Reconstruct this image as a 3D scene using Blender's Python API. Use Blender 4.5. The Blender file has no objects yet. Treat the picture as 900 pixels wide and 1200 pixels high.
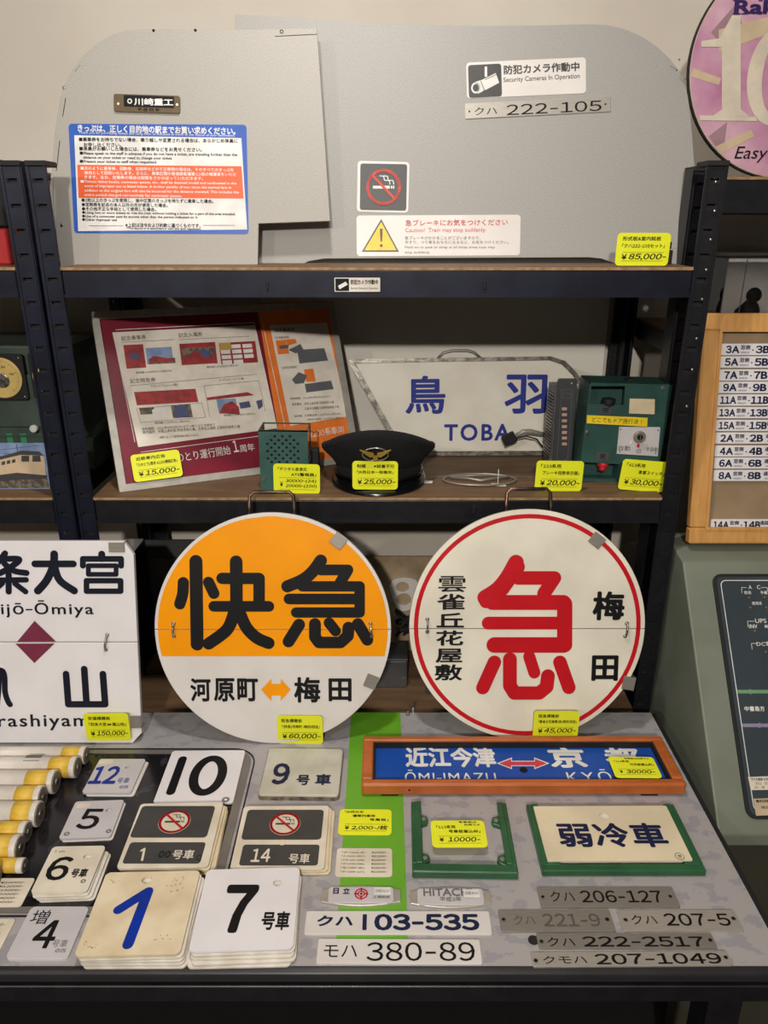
import bpy, bmesh, math, random
from mathutils import Matrix, Vector
random.seed(7)
PI = math.pi
SC = bpy.context.scene
COL = SC.collection
R = math.radians

# ------------------------------------------------------------------ camera, world, lights, exposure
CAM_Z = 1.70          # eye height in metres
S = 1.3               # all builders below work in units of 1.3 m measured from the eye; scaled to metres at the end
PITCH = R(20.8)
cd = bpy.data.cameras.new('camera'); cam = bpy.data.objects.new('camera', cd); COL.objects.link(cam)
cam.location = (0, 0, CAM_Z); cam.rotation_euler = (PI/2 - PITCH, 0, 0)
cd.sensor_fit = 'HORIZONTAL'; cd.sensor_width = 36; cd.lens = 36.0
cd.clip_start = 0.02
SC.camera = cam

w = bpy.data.worlds.new('room_ambience'); SC.world = w; w.use_nodes = True
bg = w.node_tree.nodes['Background']; bg.inputs[0].default_value = (1.0, 0.92, 0.82, 1); bg.inputs[1].default_value = 0.045

def area(name, loc, target, size, power, col=(1, .86, .70)):
    l = bpy.data.lights.new(name, 'AREA'); l.shape = 'DISK'; l.size = size; l.energy = power; l.color = col
    o = bpy.data.objects.new(name, l); COL.objects.link(o); o.location = loc
    o.rotation_euler = (Vector(target) - Vector(loc)).to_track_quat('-Z', 'Y').to_euler()
    return o
area('ceiling_spot', (-0.25, -2.2, 2.79), (0, 1.5, 1.2), 0.12, 90, (1, .93, .84))
area('side_spot', (-2.1, -1.9, 2.79), (0, 1.5, 1.2), 0.12, 26, (1, .93, .84))
area('overhead_fill', (0.0, -0.1, 2.72), (0.0, 1.2, 0.9), 0.7, 5, (1, .93, .84))  # weak soft fill added from overhead, stands for no particular fixture
area('ceiling_downlight', (-0.1, 1.02, 2.70), (-0.1, 1.05, 0.7), 0.12, 12.5, (1, .95, .90))

SC.view_settings.view_transform = 'Standard'; SC.view_settings.look = 'None'
SC.view_settings.exposure = 0.12; SC.view_settings.gamma = 1.0; SC.view_settings.use_curve_mapping = False

# ------------------------------------------------------------------ materials
def lin(c):
    c /= 255.0
    return c/12.92 if c <= 0.04045 else ((c+0.055)/1.055)**2.4
def rgb(t): return (lin(t[0]), lin(t[1]), lin(t[2]), 1)
MATS = {}
def mat(name, col, rough=.5, metal=0, col2=None, scale=20, detail=4, lo=.4, hi=.6, bump=0, bscale=200, stretch=None, alpha=None, glass=False, coat=0):
    if name in MATS: return MATS[name]
    m = bpy.data.materials.new(name); m.use_nodes = True; nt = m.node_tree; b = nt.nodes['Principled BSDF']
    b.inputs['Base Color'].default_value = rgb(col); b.inputs['Roughness'].default_value = rough; b.inputs['Metallic'].default_value = metal
    if name.endswith('ink') or name.startswith('sign_') or 'black_paint' in name: b.inputs['Specular IOR Level'].default_value = .22
    if coat: b.inputs['Coat Weight'].default_value = coat; b.inputs['Coat Roughness'].default_value = .08
    tc = nt.nodes.new('ShaderNodeTexCoord'); mp = nt.nodes.new('ShaderNodeMapping'); nt.links.new(tc.outputs['Object'], mp.inputs[0])
    if stretch: mp.inputs['Scale'].default_value = stretch
    n = nt.nodes.new('ShaderNodeTexNoise'); n.inputs['Scale'].default_value = scale; n.inputs['Detail'].default_value = detail
    nt.links.new(mp.outputs[0], n.inputs[0])
    r = nt.nodes.new('ShaderNodeValToRGB'); nt.links.new(n.outputs[0], r.inputs[0])
    c2 = col2 or tuple(max(0, c*0.93) for c in col)
    r.color_ramp.elements[0].position = lo; r.color_ramp.elements[0].color = rgb(c2)
    r.color_ramp.elements[1].position = hi; r.color_ramp.elements[1].color = rgb(col)
    nt.links.new(r.outputs[0], b.inputs['Base Color'])
    if bump:
        n2 = nt.nodes.new('ShaderNodeTexNoise'); n2.inputs['Scale'].default_value = bscale; nt.links.new(mp.outputs[0], n2.inputs[0])
        bp = nt.nodes.new('ShaderNodeBump'); bp.inputs['Strength'].default_value = bump; bp.inputs['Distance'].default_value = .002
        nt.links.new(n2.outputs[0], bp.inputs['Height']); nt.links.new(bp.outputs[0], b.inputs['Normal'])
    if glass:
        b.inputs['Transmission Weight'].default_value = 1.0; b.inputs['IOR'].default_value = 1.45
    if alpha is not None: b.inputs['Alpha'].default_value = alpha
    MATS[name] = m; return m

WALL = mat('wall_paint', (206, 199, 187), .85, col2=(200, 192, 180), scale=3, bump=.15, bscale=260)
FLOOR = mat('floor_tile', (70, 60, 52), .5, col2=(52, 45, 40), scale=4)
CEIL = mat('ceiling_paint', (200, 195, 185), .9)
BLK = mat('black_steel', (30, 30, 35), .42, .3, col2=(24, 24, 29), scale=30, bump=.05)
NAVY = mat('blue_black_steel', (30, 33, 50), .38, .35, col2=(24, 26, 40), scale=20)
BLKF = mat('matt_black', (16, 16, 18), .7)
BOARD = mat('brown_hardboard', (112, 86, 60), .6, col2=(98, 74, 52), scale=9, stretch=(1, 6, 1))
BEDGE = mat('raw_board_edge', (168, 134, 92), .8, col2=(140, 108, 72), scale=60)
SILVER = mat('silver_speckle_paint', (158, 156, 152), .6, .1, col2=(144, 142, 138), scale=420, detail=1, lo=.3, hi=.7)
SILVER2 = mat('warm_silver_speckle_paint', (166, 162, 155), .6, .1, col2=(152, 149, 142), scale=420, detail=1, lo=.3, hi=.7)
WHT = mat('white_enamel', (214, 210, 206), .35, col2=(208, 203, 198), scale=8)
WHT2 = mat('cool_white_plastic', (226, 223, 226), .35, col2=(220, 217, 219), scale=8)
CRM = mat('aged_cream_enamel', (226, 212, 182), .4, col2=(206, 188, 152), scale=14, lo=.35, hi=.62)
CRM2 = mat('pale_cream_enamel', (224, 216, 198), .4, col2=(208, 198, 178), scale=12)
EDGE = mat('stack_plate_edge', (226, 221, 212), .5, col2=(208, 200, 186), scale=30)
GRYP = mat('grey_white_plastic', (196, 192, 194), .42, col2=(188, 184, 186), scale=10)
INK = mat('black_ink', (13, 13, 16), .5)
INKB = mat('navy_ink', (24, 32, 66), .45)
INKBB = mat('blue_paint_ink', (6, 48, 160), .4, col2=(14, 46, 138), scale=20)
INKV = mat('violet_blue_paint_ink', (34, 48, 140), .5)
INKG = mat('grey_ink', (110, 108, 106), .6)
WINK = mat('white_ink', (228, 226, 222), .5)
SIGNRED = mat('sign_red', (188, 24, 34), .35, col2=(180, 20, 30), scale=10)
RED = mat('print_red', (200, 62, 52), .5)
YTAG = mat('yellow_card', (236, 240, 40), .45, col2=(228, 232, 34), scale=6)
YEL = mat('sign_amber', (240, 152, 0), .36, col2=(234, 147, 0), scale=7)
YBAND = mat('yellow_band', (224, 186, 70), .5, col2=(212, 172, 62), scale=20, stretch=(1, 8, 8))
TUBEW = mat('white_tube', (222, 214, 204), .35)
CAPG = mat('grey_end_cap', (136, 128, 120), .4, .4, scale=60)
CHROME = mat('worn_chrome', (190, 186, 178), .3, .9, col2=(120, 116, 108), scale=90, bump=.2)
STEEL = mat('brushed_steel', (190, 185, 176), .33, .5, col2=(178, 173, 164), scale=40, stretch=(1, 30, 1))
STEELD = mat('dull_brushed_steel', (152, 147, 139), .38, .5, col2=(142, 137, 130), scale=40, stretch=(1, 30, 1))
BRASSD = mat('dark_bronze', (98, 84, 60), .45, .5, scale=50)
GREEN = mat('green_enamel', (40, 92, 58), .32, col2=(34, 80, 50), scale=18, bump=.08, bscale=60)
TEAL = mat('teal_green_paint', (56, 92, 86), .42, col2=(50, 82, 77), scale=20, bump=.06)
TEALD = mat('dark_green_machine_paint', (46, 82, 76), .4, col2=(40, 72, 67), scale=16, bump=.08)
GAUG = mat('grey_green_paint', (66, 80, 72), .45, col2=(54, 68, 60), scale=12)
CONS = mat('console_grey_green', (118, 124, 110), .5, col2=(110, 116, 102), scale=8, bump=.06)
SLATE = mat('slate_panel', (56, 66, 72), .35, col2=(52, 61, 67), scale=10)
DESK = mat('chipped_silver_desk', (168, 164, 164), .36, .1, col2=(153, 151, 156), scale=34, detail=10, lo=.43, hi=.45, stretch=(1, 1.3, 1))
DESKP = mat('desk_grey_trim', (124, 119, 113), .4, .2, scale=15)
DGLASS = mat('dark_acrylic', (26, 25, 28), .16, col2=(52, 50, 54), scale=34, detail=5, lo=.36, hi=.42)
DGREEN = mat('green_tape', (104, 168, 40), .45, col2=(96, 158, 36), scale=8)
RAIL = mat('grey_edge_rail', (52, 51, 54), .3, .3, scale=20)
ORG = mat('orange_brown_frame', (186, 100, 46), .35, col2=(168, 88, 38), scale=14, stretch=(1, 5, 1), bump=.06, bscale=80)
BLUE = mat('sign_blue', (30, 78, 166), .3, col2=(28, 72, 156), scale=10)
WOOD = mat('light_oak', (206, 154, 88), .5, col2=(188, 136, 74), scale=14, stretch=(8, 1, 8), lo=.3, hi=.7)
CORK = mat('brown_felt_board', (150, 128, 100), .85, col2=(138, 116, 90), scale=12, bump=.2)
MAROON = mat('print_maroon', (122, 26, 48), .3)
ORNG = mat('print_orange', (232, 124, 50), .35)
PAPER = mat('printed_paper', (226, 218, 206), .5)
ALU = mat('aluminium_frame', (176, 172, 164), .4, .25, scale=40, stretch=(1, 1, 10))
CLOTH = mat('black_wool', (15, 15, 19), .95, col2=(9, 9, 12), scale=60, bump=.6, bscale=400)
PATENT = mat('black_patent', (10, 10, 12), .2)
GOLD = mat('gold_badge', (214, 178, 84), .35, .7)
KHAKI = mat('beige_wrapped_board', (176, 156, 126), .35, col2=(140, 120, 92), scale=9, bump=.3, bscale=20)
OLIVE = mat('olive_cabinet', (66, 64, 52), .6, scale=6)
PGREY = mat('print_dark_grey', (62, 62, 62), .45)
BLUEST = mat('sticker_blue', (24, 84, 178), .4)
ORST = mat('sticker_orange', (236, 92, 36), .4)
SKYB = mat('print_sky', (128, 150, 186), .5, col2=(108, 130, 170), scale=40)
PBRN = mat('print_brown', (116, 102, 88), .5, col2=(70, 66, 60), scale=90, lo=.45, hi=.55)
PRED = mat('print_train_red', (162, 42, 44), .5, col2=(128, 36, 40), scale=60)
PLIL = mat('print_slate_blue', (70, 78, 120), .5)
POCH = mat('print_ochre', (190, 154, 70), .5)
PINK = mat('print_rose', (202, 166, 178), .4, col2=(168, 108, 144), scale=9, lo=.35, hi=.7)
MAUVE = mat('print_mauve', (150, 118, 128), .4)
PTAN = mat('print_tan', (196, 176, 146), .4)
DCREAM = mat('dial_cream', (214, 186, 112), .4, scale=20)
DIAM = mat('diamond_wine', (118, 40, 66), .4)
REDK = mat('red_knob', (196, 40, 50), .35)
ACRY = mat('clear_acrylic', (240, 240, 240), .05, glass=True)
BOXR = mat('red_card_box', (190, 36, 40), .5)
FIN = mat('grey_metal_fins', (112, 112, 114), .35, .6, scale=30)
UNIT = mat('dark_grey_panel', (58, 60, 64), .4)

# ------------------------------------------------------------------ frames: a local plane standing in the room
c_, s_ = math.cos(PITCH), math.sin(PITCH)
def ray(px, py):
    a, b = (px-450)/900, -(py-600)/900
    return Vector((a, c_ + b*s_, -s_ + b*c_))
def gy(py, z):                       # distance at which the line of sight of row py meets height z
    d = ray(450, py); return d.y * z / d.z
class Fr:
    def __init__(s, M): s.M = M; s.I = M.inverted()
    def l(s, px, py, h=0.0):
        o = s.I @ Vector((0, 0, 0)); d = s.I.to_3x3() @ ray(px, py); t = (h - o.z)/d.z
        p = o + d*t; return Vector((p.x, p.y))
def stand(X, Y, Z, tilt=0, yaw=0):   # local x right, y up, z towards the viewer
    return Fr(Matrix.Translation((X, Y, Z)) @ Matrix.Rotation(R(yaw), 4, 'Z') @ Matrix.Rotation(PI/2 - R(tilt), 4, 'X'))
def lie(z): return Fr(Matrix.Translation((0, 0, z)))
def fit(F, quad, h=0.0, base=False):
    tl, tr, br, bl = [F.l(*q, h) for q in quad]
    u = (tr - tl + br - bl); u.normalize()
    v = Vector((-u.y, u.x)); c = (tl+tr+br+bl)/4
    w = ((tr-tl).length + (br-bl).length)/2
    hh = (((tl-bl).dot(v)) + ((tr-br).dot(v)))/2
    if base: c = c - v*hh/2
    M = F.M @ Matrix.Translation((c.x, c.y, 0)) @ Matrix.Rotation(math.atan2(u.y, u.x), 4, 'Z')
    return Fr(M), w, hh

# ------------------------------------------------------------------ mesh builder
GC = {}
def raw(s, sp):
    k = (s, sp)
    if k not in GC:
        cu = bpy.data.curves.new('t', 'FONT'); cu.body = s; cu.resolution_u = 3; cu.space_character = sp
        ob = bpy.data.objects.new('t', cu); me = bpy.data.meshes.new_from_object(ob)
        vs = [(v.co.x, v.co.y) for v in me.vertices]; fs = [tuple(p.vertices) for p in me.polygons]
        bpy.data.objects.remove(ob); bpy.data.curves.remove(cu); bpy.data.meshes.remove(me)
        xs = [v[0] for v in vs] or [0]; ys = [v[1] for v in vs] or [0]
        GC[k] = (vs, fs, min(xs), max(xs), min(ys), max(ys))
    return GC[k]
def glyphs(s, off, sp=1.0):
    """text outline; digits are taken from the full-width sans set, which has a flagged 1"""
    key = ('G', s, sp)
    if key in GC: return GC[key]
    V = []; Fs = []; x = 0; i = 0
    def put(g, x, sc=1.0):
        n = len(V); vs, fs, x0, x1, y0, y1 = g
        V.extend([((a-x0)*sc + x, b*sc) for a, b in vs]); Fs.extend([tuple(q+n for q in f) for f in fs]); return x + (x1-x0)*sc
    while i < len(s):
        if s[i] in '0123456789':
            x = put(raw(chr(ord(s[i])+0xFEE0), 1), x, .93) + .085*sp; i += 1
        elif s[i] in ' \u3000': x += .3 if s[i] == ' ' else .9; i += 1
        elif s[i] in '-−':
            x += .03; V.extend([(x, .26), (x+.30, .26), (x+.30, .33), (x, .33)]); n = len(V)-4; Fs.append((n, n+1, n+2, n+3)); x += .30+.115*sp; i += 1
        else:
            j = i
            while j < len(s) and s[j] not in '0123456789-−\u3000': j += 1
            run = s[i:j]; x = put(raw(run, sp), x) + .085*sp + .22*(len(run)-len(run.rstrip(' '))); i = j
    xs = [v[0] for v in V]; ys = [v[1] for v in V]
    GC[key] = (V, Fs, min(xs), max(xs), min(ys), max(ys)); return GC[key]
def rrect(w, h, r, cx=0, cy=0, n=4):
    r = min(r, w/2-1e-6, h/2-1e-6); p = []
    if r <= 0: return [(cx-w/2, cy-h/2), (cx+w/2, cy-h/2), (cx+w/2, cy+h/2), (cx-w/2, cy+h/2)]
    for (sx, sy, a0) in ((1, -1, -90), (1, 1, 0), (-1, 1, 90), (-1, -1, 180)):
        for i in range(n+1):
            a = R(a0 + 90*i/n); p.append((cx + sx*(w/2-r) + r*math.cos(a), cy + sy*(h/2-r) + r*math.sin(a)))
    return p
def circ(r, cx=0, cy=0, n=32, ry=None, a0=0, a1=360):
    ry = ry or r; full = a1-a0 >= 360
    return [(cx + r*math.cos(R(a0+(a1-a0)*i/(n if full else n-1))), cy + ry*math.sin(R(a0+(a1-a0)*i/(n if full else n-1)))) for i in range(n)]
def catmull(pts, k=6):
    P = [pts[0]] + list(pts) + [pts[-1]]; out = []
    for i in range(1, len(P)-2):
        a, b, c, d = [Vector(q) for q in P[i-1:i+3]]
        for j in range(k):
            t = j/k; out.append(tuple(.5*((2*b)+(c-a)*t+(2*a-5*b+4*c-d)*t*t+(3*b-a-3*c+d)*t**3)))
    out.append(tuple(pts[-1])); return out
class MB:
    def __init__(s): s.v = []; s.f = []; s.smooth = set(); s.lv = 0
    def add(s, vs, fs, M=None, sm=False):
        n = len(s.v)
        s.v += [tuple(M @ Vector(v)) for v in vs] if M else [tuple(v) for v in vs]
        for f in fs:
            if sm: s.smooth.add(len(s.f))
            s.f.append(tuple(i+n for i in f))
        return s
    def frombm(s, bm, M=None, sm=False):
        bm.verts.index_update(); s.add([v.co for v in bm.verts], [[v.index for v in f.verts] for f in bm.faces], M, sm); bm.free(); return s
    def box(s, c, d, bev=0, M=None, seg=1):
        bm = bmesh.new(); bmesh.ops.create_cube(bm, size=1, matrix=Matrix.Translation(c) @ Matrix.Diagonal((d[0], d[1], d[2], 1)))
        if bev: bmesh.ops.bevel(bm, geom=bm.edges[:], offset=bev, segments=seg, affect='EDGES', profile=.5)
        return s.frombm(bm, M)
    def b2(s, x0, x1, y0, y1, z0, z1, bev=0): return s.box(((x0+x1)/2, (y0+y1)/2, (z0+z1)/2), (abs(x1-x0), abs(y1-y0), abs(z1-z0)), bev)
    def poly(s, pts, z): return s.add([(p[0], p[1], z) for p in pts], [tuple(range(len(pts)))])
    def prism(s, pts, z0, z1, bev=0, M=None):
        bm = bmesh.new(); vs = [bm.verts.new((p[0], p[1], z0)) for p in pts]; f = bm.faces.new(vs)
        if f.normal.z < 0 or True: bm.normal_update()
        if f.normal.z > 0: f.normal_flip()
        g = bmesh.ops.extrude_face_region(bm, geom=[f]); tv = [e for e in g['geom'] if isinstance(e, bmesh.types.BMVert)]
        for v in tv: v.co.z = z1
        if bev:
            te = [e for e in bm.edges if abs(e.verts[0].co.z-z1) < 1e-9 and abs(e.verts[1].co.z-z1) < 1e-9]
            bmesh.ops.bevel(bm, geom=te, offset=bev, segments=2, affect='EDGES', profile=.5, clamp_overlap=True)
        bmesh.ops.recalc_face_normals(bm, faces=bm.faces[:])
        return s.frombm(bm, M)
    def holed(s, outer, holes, z0, z1, M=None):      # plate with real holes through it
        cu = bpy.data.curves.new('t', 'CURVE'); cu.dimensions = '2D'; cu.fill_mode = 'BOTH'; cu.extrude = (z1-z0)/2
        for pl in [outer] + holes:
            sp = cu.splines.new('POLY'); sp.points.add(len(pl)-1); sp.use_cyclic_u = True
            for i, p in enumerate(pl): sp.points[i].co = (p[0], p[1], 0, 1)
        ob = bpy.data.objects.new('t', cu); me = bpy.data.meshes.new_from_object(ob)
        vs = [(v.co.x, v.co.y, v.co.z+(z0+z1)/2) for v in me.vertices]; fs = [tuple(p.vertices) for p in me.polygons]
        bpy.data.objects.remove(ob); bpy.data.curves.remove(cu); bpy.data.meshes.remove(me)
        return s.add(vs, fs, M)
    def cyl(s, c, r, h, axis='Z', n=24, r2=None, bev=0):
        bm = bmesh.new(); bmesh.ops.create_cone(bm, cap_ends=True, segments=n, radius1=r, radius2=r if r2 is None else r2, depth=h)
        if bev:
            te = [e for e in bm.edges if abs(e.verts[0].co.z-e.verts[1].co.z) < 1e-9]
            bmesh.ops.bevel(bm, geom=te, offset=bev, segments=2, affect='EDGES', profile=.5)
        Q = {'Z': Matrix(), 'X': Matrix.Rotation(PI/2, 4, 'Y'), 'Y': Matrix.Rotation(PI/2, 4, 'X')}[axis]
        n0 = len(s.f); s.frombm(bm, Matrix.Translation(c) @ Q)
        for i in range(n0, len(s.f)):
            if len(s.f[i]) == 4: s.smooth.add(i)
        return s
    def ball(s, c, r, sc=(1, 1, 1)):
        bm = bmesh.new(); bmesh.ops.create_uvsphere(bm, u_segments=14, v_segments=8, radius=r)
        return s.frombm(bm, Matrix.Translation(c) @ Matrix.Diagonal((sc[0], sc[1], sc[2], 1)), True)
    def tube(s, pts, r, n=8, closed=False):
        P = [Vector(p) for p in pts]; m = len(P); vs = []; fs = []; up = Vector((0.03, 0.05, 1)).normalized()
        for i, p in enumerate(P):
            a = P[(i-1) % m] if (closed or i > 0) else p; b = P[(i+1) % m] if (closed or i < m-1) else p
            t = (b-a).normalized(); q = t.cross(up)
            if q.length < .05: q = t.cross(Vector((1, 0, 0)))
            q.normalize(); k = q.cross(t)
            for j in range(n):
                an = 2*PI*j/n; vs.append(p + q*r*math.cos(an) + k*r*math.sin(an))
        for i in range(m if closed else m-1):
            for j in range(n):
                i2 = (i+1) % m; fs.append((i*n+j, i*n+(j+1) % n, i2*n+(j+1) % n, i2*n+j))
        if not closed: fs += [tuple(range(n))[::-1], tuple((m-1)*n+j for j in range(n))]
        return s.add(vs, fs, None, True)
    def loft(s, rings, cap=True):
        n = len(rings[0]); vs = [v for r_ in rings for v in r_]; fs = []
        for i in range(len(rings)-1):
            for j in range(n): fs.append((i*n+j, i*n+(j+1) % n, (i+1)*n+(j+1) % n, (i+1)*n+j))
        if cap: fs += [tuple(range(n))[::-1], tuple((len(rings)-1)*n+j for j in range(n))]
        return s.add(vs, fs, None, True)
    def stroke(s, pts, w, z, closed=False, smooth=False):     # flat painted stroke with round ends
        if smooth: pts = catmull(pts)
        P = [Vector((p[0], p[1])) for p in pts]; m = len(P)
        for i in range(m if closed else m-1):
            a, b = P[i], P[(i+1) % m]; d = b-a
            if d.length < 1e-9: continue
            n = Vector((-d.y, d.x)).normalized()*w/2
            s.lv = (s.lv+1) % 41; s.poly([a-n, b-n, b+n, a+n], z+s.lv*2e-6)
        if w < .0009: return s
        for p in P: s.lv = (s.lv+1) % 41; s.poly(circ(w/2, p.x, p.y, 18 if w > .004 else 8), z+s.lv*2e-6)
        return s
    # print helpers that take measured points on the frame F
    def text(s, body, cx, cy, w, h, z, bold=0, rot=0, shear=0, sp=1.0):
        vs, fs, x0, x1, y0, y1 = glyphs(body, 0, sp)      # bold: the outline is repeated a hair apart so that strokes thicken
        c, sn = math.cos(rot), math.sin(rot); b = bold*1.0
        x0 -= b; x1 += b; y0 -= b; y1 += b; kx = w/max(x1-x0, 1e-6); ky = h/max(y1-y0, 1e-6)
        offs = [(0, 0)] if b <= 0 else ([(0, 0), (-.75*b, -.75*b), (.75*b, -.75*b), (-.75*b, .75*b), (.75*b, .75*b), (b, 0), (-b, 0), (0, b), (0, -b)] if h > .008 else [(-b, 0), (b, 0), (0, b), (0, -b)])
        for i, (ox, oy) in enumerate(offs):
            out = []
            for (x, y) in vs:
                X = (x+ox-(x0+x1)/2)*kx; Y = (y+oy-(y0+y1)/2)*ky; X += shear*Y
                out.append((cx + X*c - Y*sn, cy + X*sn + Y*c, z+i*5e-6))
            s.add(out, fs)
        return s
    def T(s, F, body, L, Rr, hp, z, bold=0, shear=0, sp=1.0):    # left-mid point, right-mid point, height
        a = F.l(*L, z); b = F.l(*Rr, z); mx, my = (L[0]+Rr[0])/2, (L[1]+Rr[1])/2
        t = F.l(mx, my-hp/2, z); o = F.l(mx, my+hp/2, z); d = b-a
        nrm = Vector((-d.y, d.x)).normalized(); c = (a+b)/2
        return s.text(body, c.x, c.y, d.length, abs((t-o).dot(nrm)), z, bold, math.atan2(d.y, d.x), shear, sp)
    def Rq(s, F, L, Rr, hp, z, r=0, th=0):
        a = F.l(*L, z); b = F.l(*Rr, z); mx, my = (L[0]+Rr[0])/2, (L[1]+Rr[1])/2
        t = F.l(mx, my-hp/2, z); o = F.l(mx, my+hp/2, z); d = b-a
        nrm = Vector((-d.y, d.x)).normalized(); c = (a+b)/2; an = math.atan2(d.y, d.x)
        h = abs((t-o).dot(nrm)); pts = [(c.x + x*math.cos(an)-y*math.sin(an), c.y + x*math.sin(an)+y*math.cos(an)) for x, y in rrect(d.length, h, r)]
        return s.prism(pts, z-th, z) if th else s.poly(pts, z)
    def Pq(s, F, pts, z): return s.poly([F.l(*p, z) for p in pts], z)
    def Sq(s, F, pts, wp, z, smooth=False, closed=False):
        P = [F.l(*p, z) for p in pts]; m = pts[len(pts)//2]
        k = (F.l(m[0]+5, m[1], z)-F.l(m[0]-5, m[1], z)).length/10
        return s.stroke(P, wp*k, z, closed, smooth)

NM = {}
def obj(name, mb, m, parent=None, label=None):
    me = bpy.data.meshes.new(name); me.from_pydata(mb.v, [], mb.f); me.update()
    if mb.smooth:
        fl = [i in mb.smooth for i in range(len(mb.f))]; me.polygons.foreach_set('use_smooth', fl)
    me.materials.append(m)
    o = bpy.data.objects.new(name, me); COL.objects.link(o)
    if parent is not None: o.parent = parent
    if label: o['label'] = label
    return o
def pieces(name, mb, m, parent):      # one object for each printed picture
    for f in mb.f:
        k = MB(); k.add([mb.v[i] for i in f], [tuple(range(len(f)))]); obj(name, k, m, parent)
def tag(o, label, cat, group=None):
    o['label'] = label; o['category'] = cat
    if group: o['group'] = group
    return o
def thing(name, label, cat, F=None, group=None):
    o = bpy.data.objects.new(name, None); COL.objects.link(o); o.empty_display_size = .05
    if F is not None: o.matrix_basis = F.M
    return tag(o, label, cat, group)
def struct(name, mb, m):
    o = obj(name, mb, m); o['kind'] = 'structure'; return o
def inst(name, me, m4, parent):
    o = bpy.data.objects.new(name, me); COL.objects.link(o); o.parent = parent; o.matrix_basis = m4; return o

ZF = -CAM_Z/S        # floor
ZD = -0.76           # desk top
Z1, Z2, Z3 = -0.0613, -0.4045, -0.80
YR, YB, YW = 1.13, 1.49, 1.53     # rack front, rack back, wall
XL, XR = -0.453, 0.434

# ------------------------------------------------------------------ setting
struct('floor', MB().b2(-2.4, 2.4, -2.6, YW, ZF-.05, ZF), FLOOR)
struct('wall_back', MB().b2(-2.4, 2.4, YW, YW+.08, ZF, .86), WALL)
struct('ceiling', MB().b2(-2.4, 2.4, -2.6, YW, .86, .9), CEIL)

# ------------------------------------------------------------------ racks
def slot_mesh():
    m = MB(); w, h, d = .0150, .0064, .006
    m.add([(-w/2, -d, -h/2), (w/2, -d, -h/2), (w/2, -d, h/2), (-w/2, -d, h/2)], [(0, 1, 2, 3)])
    m.b2(-w/2, w/2, -.0022, -.0008, -h/2-.0006, -h/2+.0016)   # bent lip
    m.b2(-w/2-.001, -w/2+.001, -.0010, 0, -h/2, h/2); m.b2(w/2-.001, w/2+.001, -.0010, 0, -h/2, h/2)
    return obj('slot', m, BLKF)
def post(parent, x0, x1, y, ztop, inner, mt, face=-1, slots=True, zb=ZF, pitch=.0322):
    """angle-iron upright: slotted front flange facing the room and a side flange"""
    t = .0022; cx = (x0+x1)/2; W = x1-x0
    m = MB(); zs = []
    if slots:
        z = ztop-.022
        while z > max(zb, -.95): zs.append(z); z -= pitch
    def bar(xa, xb, za, zc): m.b2(cx+xa, cx+xb, y, y+t, za, zc)
    sw, sh = .0150/2, .0064/2
    if zs:       # flange built round its slots
        bar(-W/2, -sw, zb, ztop); bar(sw, W/2, zb, ztop); hi = ztop
        for z in zs: bar(-sw, sw, z+sh, hi); hi = z-sh
        bar(-sw, sw, zb, hi)
    else: bar(-W/2, W/2, zb, ztop)
    xs = x1 if inner > 0 else x0
    m.b2(xs-t/2, xs+t/2, y, y+(.034 if face < 0 else -.034), zb, ztop)
    for xx in (x0+.0022, x1-.0022): m.b2(xx-.0016, xx+.0016, y-.0016, y+.0002, zb, ztop)   # rolled edge
    p = obj('post', m, mt, parent)
    if slots:
        first = None
        for z in zs:
            M = Matrix.Translation((cx, y+.0012, z)) @ Matrix.Diagonal((1, -1, 1, 1))
            if first is None:
                first = SLOT
            inst('slot', first.data, M, p)
        cap = MB().b2(x0-.001, x1+.001, y-.003, y+.036, ztop-.004, ztop+.003, .001); obj('post_cap', cap, BLKF, p)
    return p
SLOT = slot_mesh(); SLOT_DATA = SLOT.data
def beam(parent, x0, x1, ztop, h, y, mt, depth=.012, name='beam'):
    m = MB().b2(x0, x1, y-depth*.2, y+depth, ztop-h, ztop-.0045, .0015)
    m.b2(x0, x1, y-.0045, y-.002, ztop-h, ztop-h+.004)
    return obj(name, m, mt, parent)
def rack(label, x0, x1, levels, y0, y1, pcols, ztop=.072, rivets=None):
    t = thing('steel_shelf_rack', label, 'shelf rack', Fr(Matrix.Translation((0, 0, 0))))
    for (a, b, inn, mt) in pcols:
        post(t, a, b, y0, ztop, inn, mt)
        post(t, a, b, y1, ztop, inn, BLK, 1)
    for (z, h, mt) in levels:
        beam(t, x0, x1, z, h, y0, mt); beam(t, x0, x1, z, h, y1-.012, BLK)
        for xx in (x0, x1): obj('side_beam', MB().b2(xx-.004, xx+.004, y0+.03, y1-.03, z-h, z-.0045), BLK, t)
        bd = obj('shelf_board', MB().b2(x0-.002, x1+.002, y0-.001, y1, z-.0045, z), BOARD, t)
        obj('board_edge', MB().b2(x0, x1, y0-.0018, y0-.0009, z-.0042, z-.0005), BEDGE, bd)
    return t
main = rack('wide black steel rack holding the silver panels, cap and round signs', XL, XR,
     [(Z1, .041, NAVY), (Z2, .042, BLK), (Z3, .04, BLK)], YR, YB, [(-.4815, -.4543, -1, NAVY), (XR, .4625, 1, BLK)])
# rivets in the right post and bolts on the beams
rv = MB().ball((0, 0, 0), .0022, (1, .5, 1)); RV = obj('rivet', rv, CHROME, main); RV.location = (.4485, YR-.002, .0485)
for z in (.012, -.025, -.065, -.105, -.16, -.205, -.26): inst('rivet', RV.data, Matrix.Translation((.4485+.004, YR-.002, z)), main)
for (px, py) in ((313, 335), (568, 334), (555, 597)):
    p = stand(0, YR-.004, 0).l(px, py); k = MB().b2(p.x-.0018, p.x+.0018, YR-.0055, YR-.002, p.y-.006, p.y+.006, .0008); obj('beam_slot', k, BLKF, main)
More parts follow.
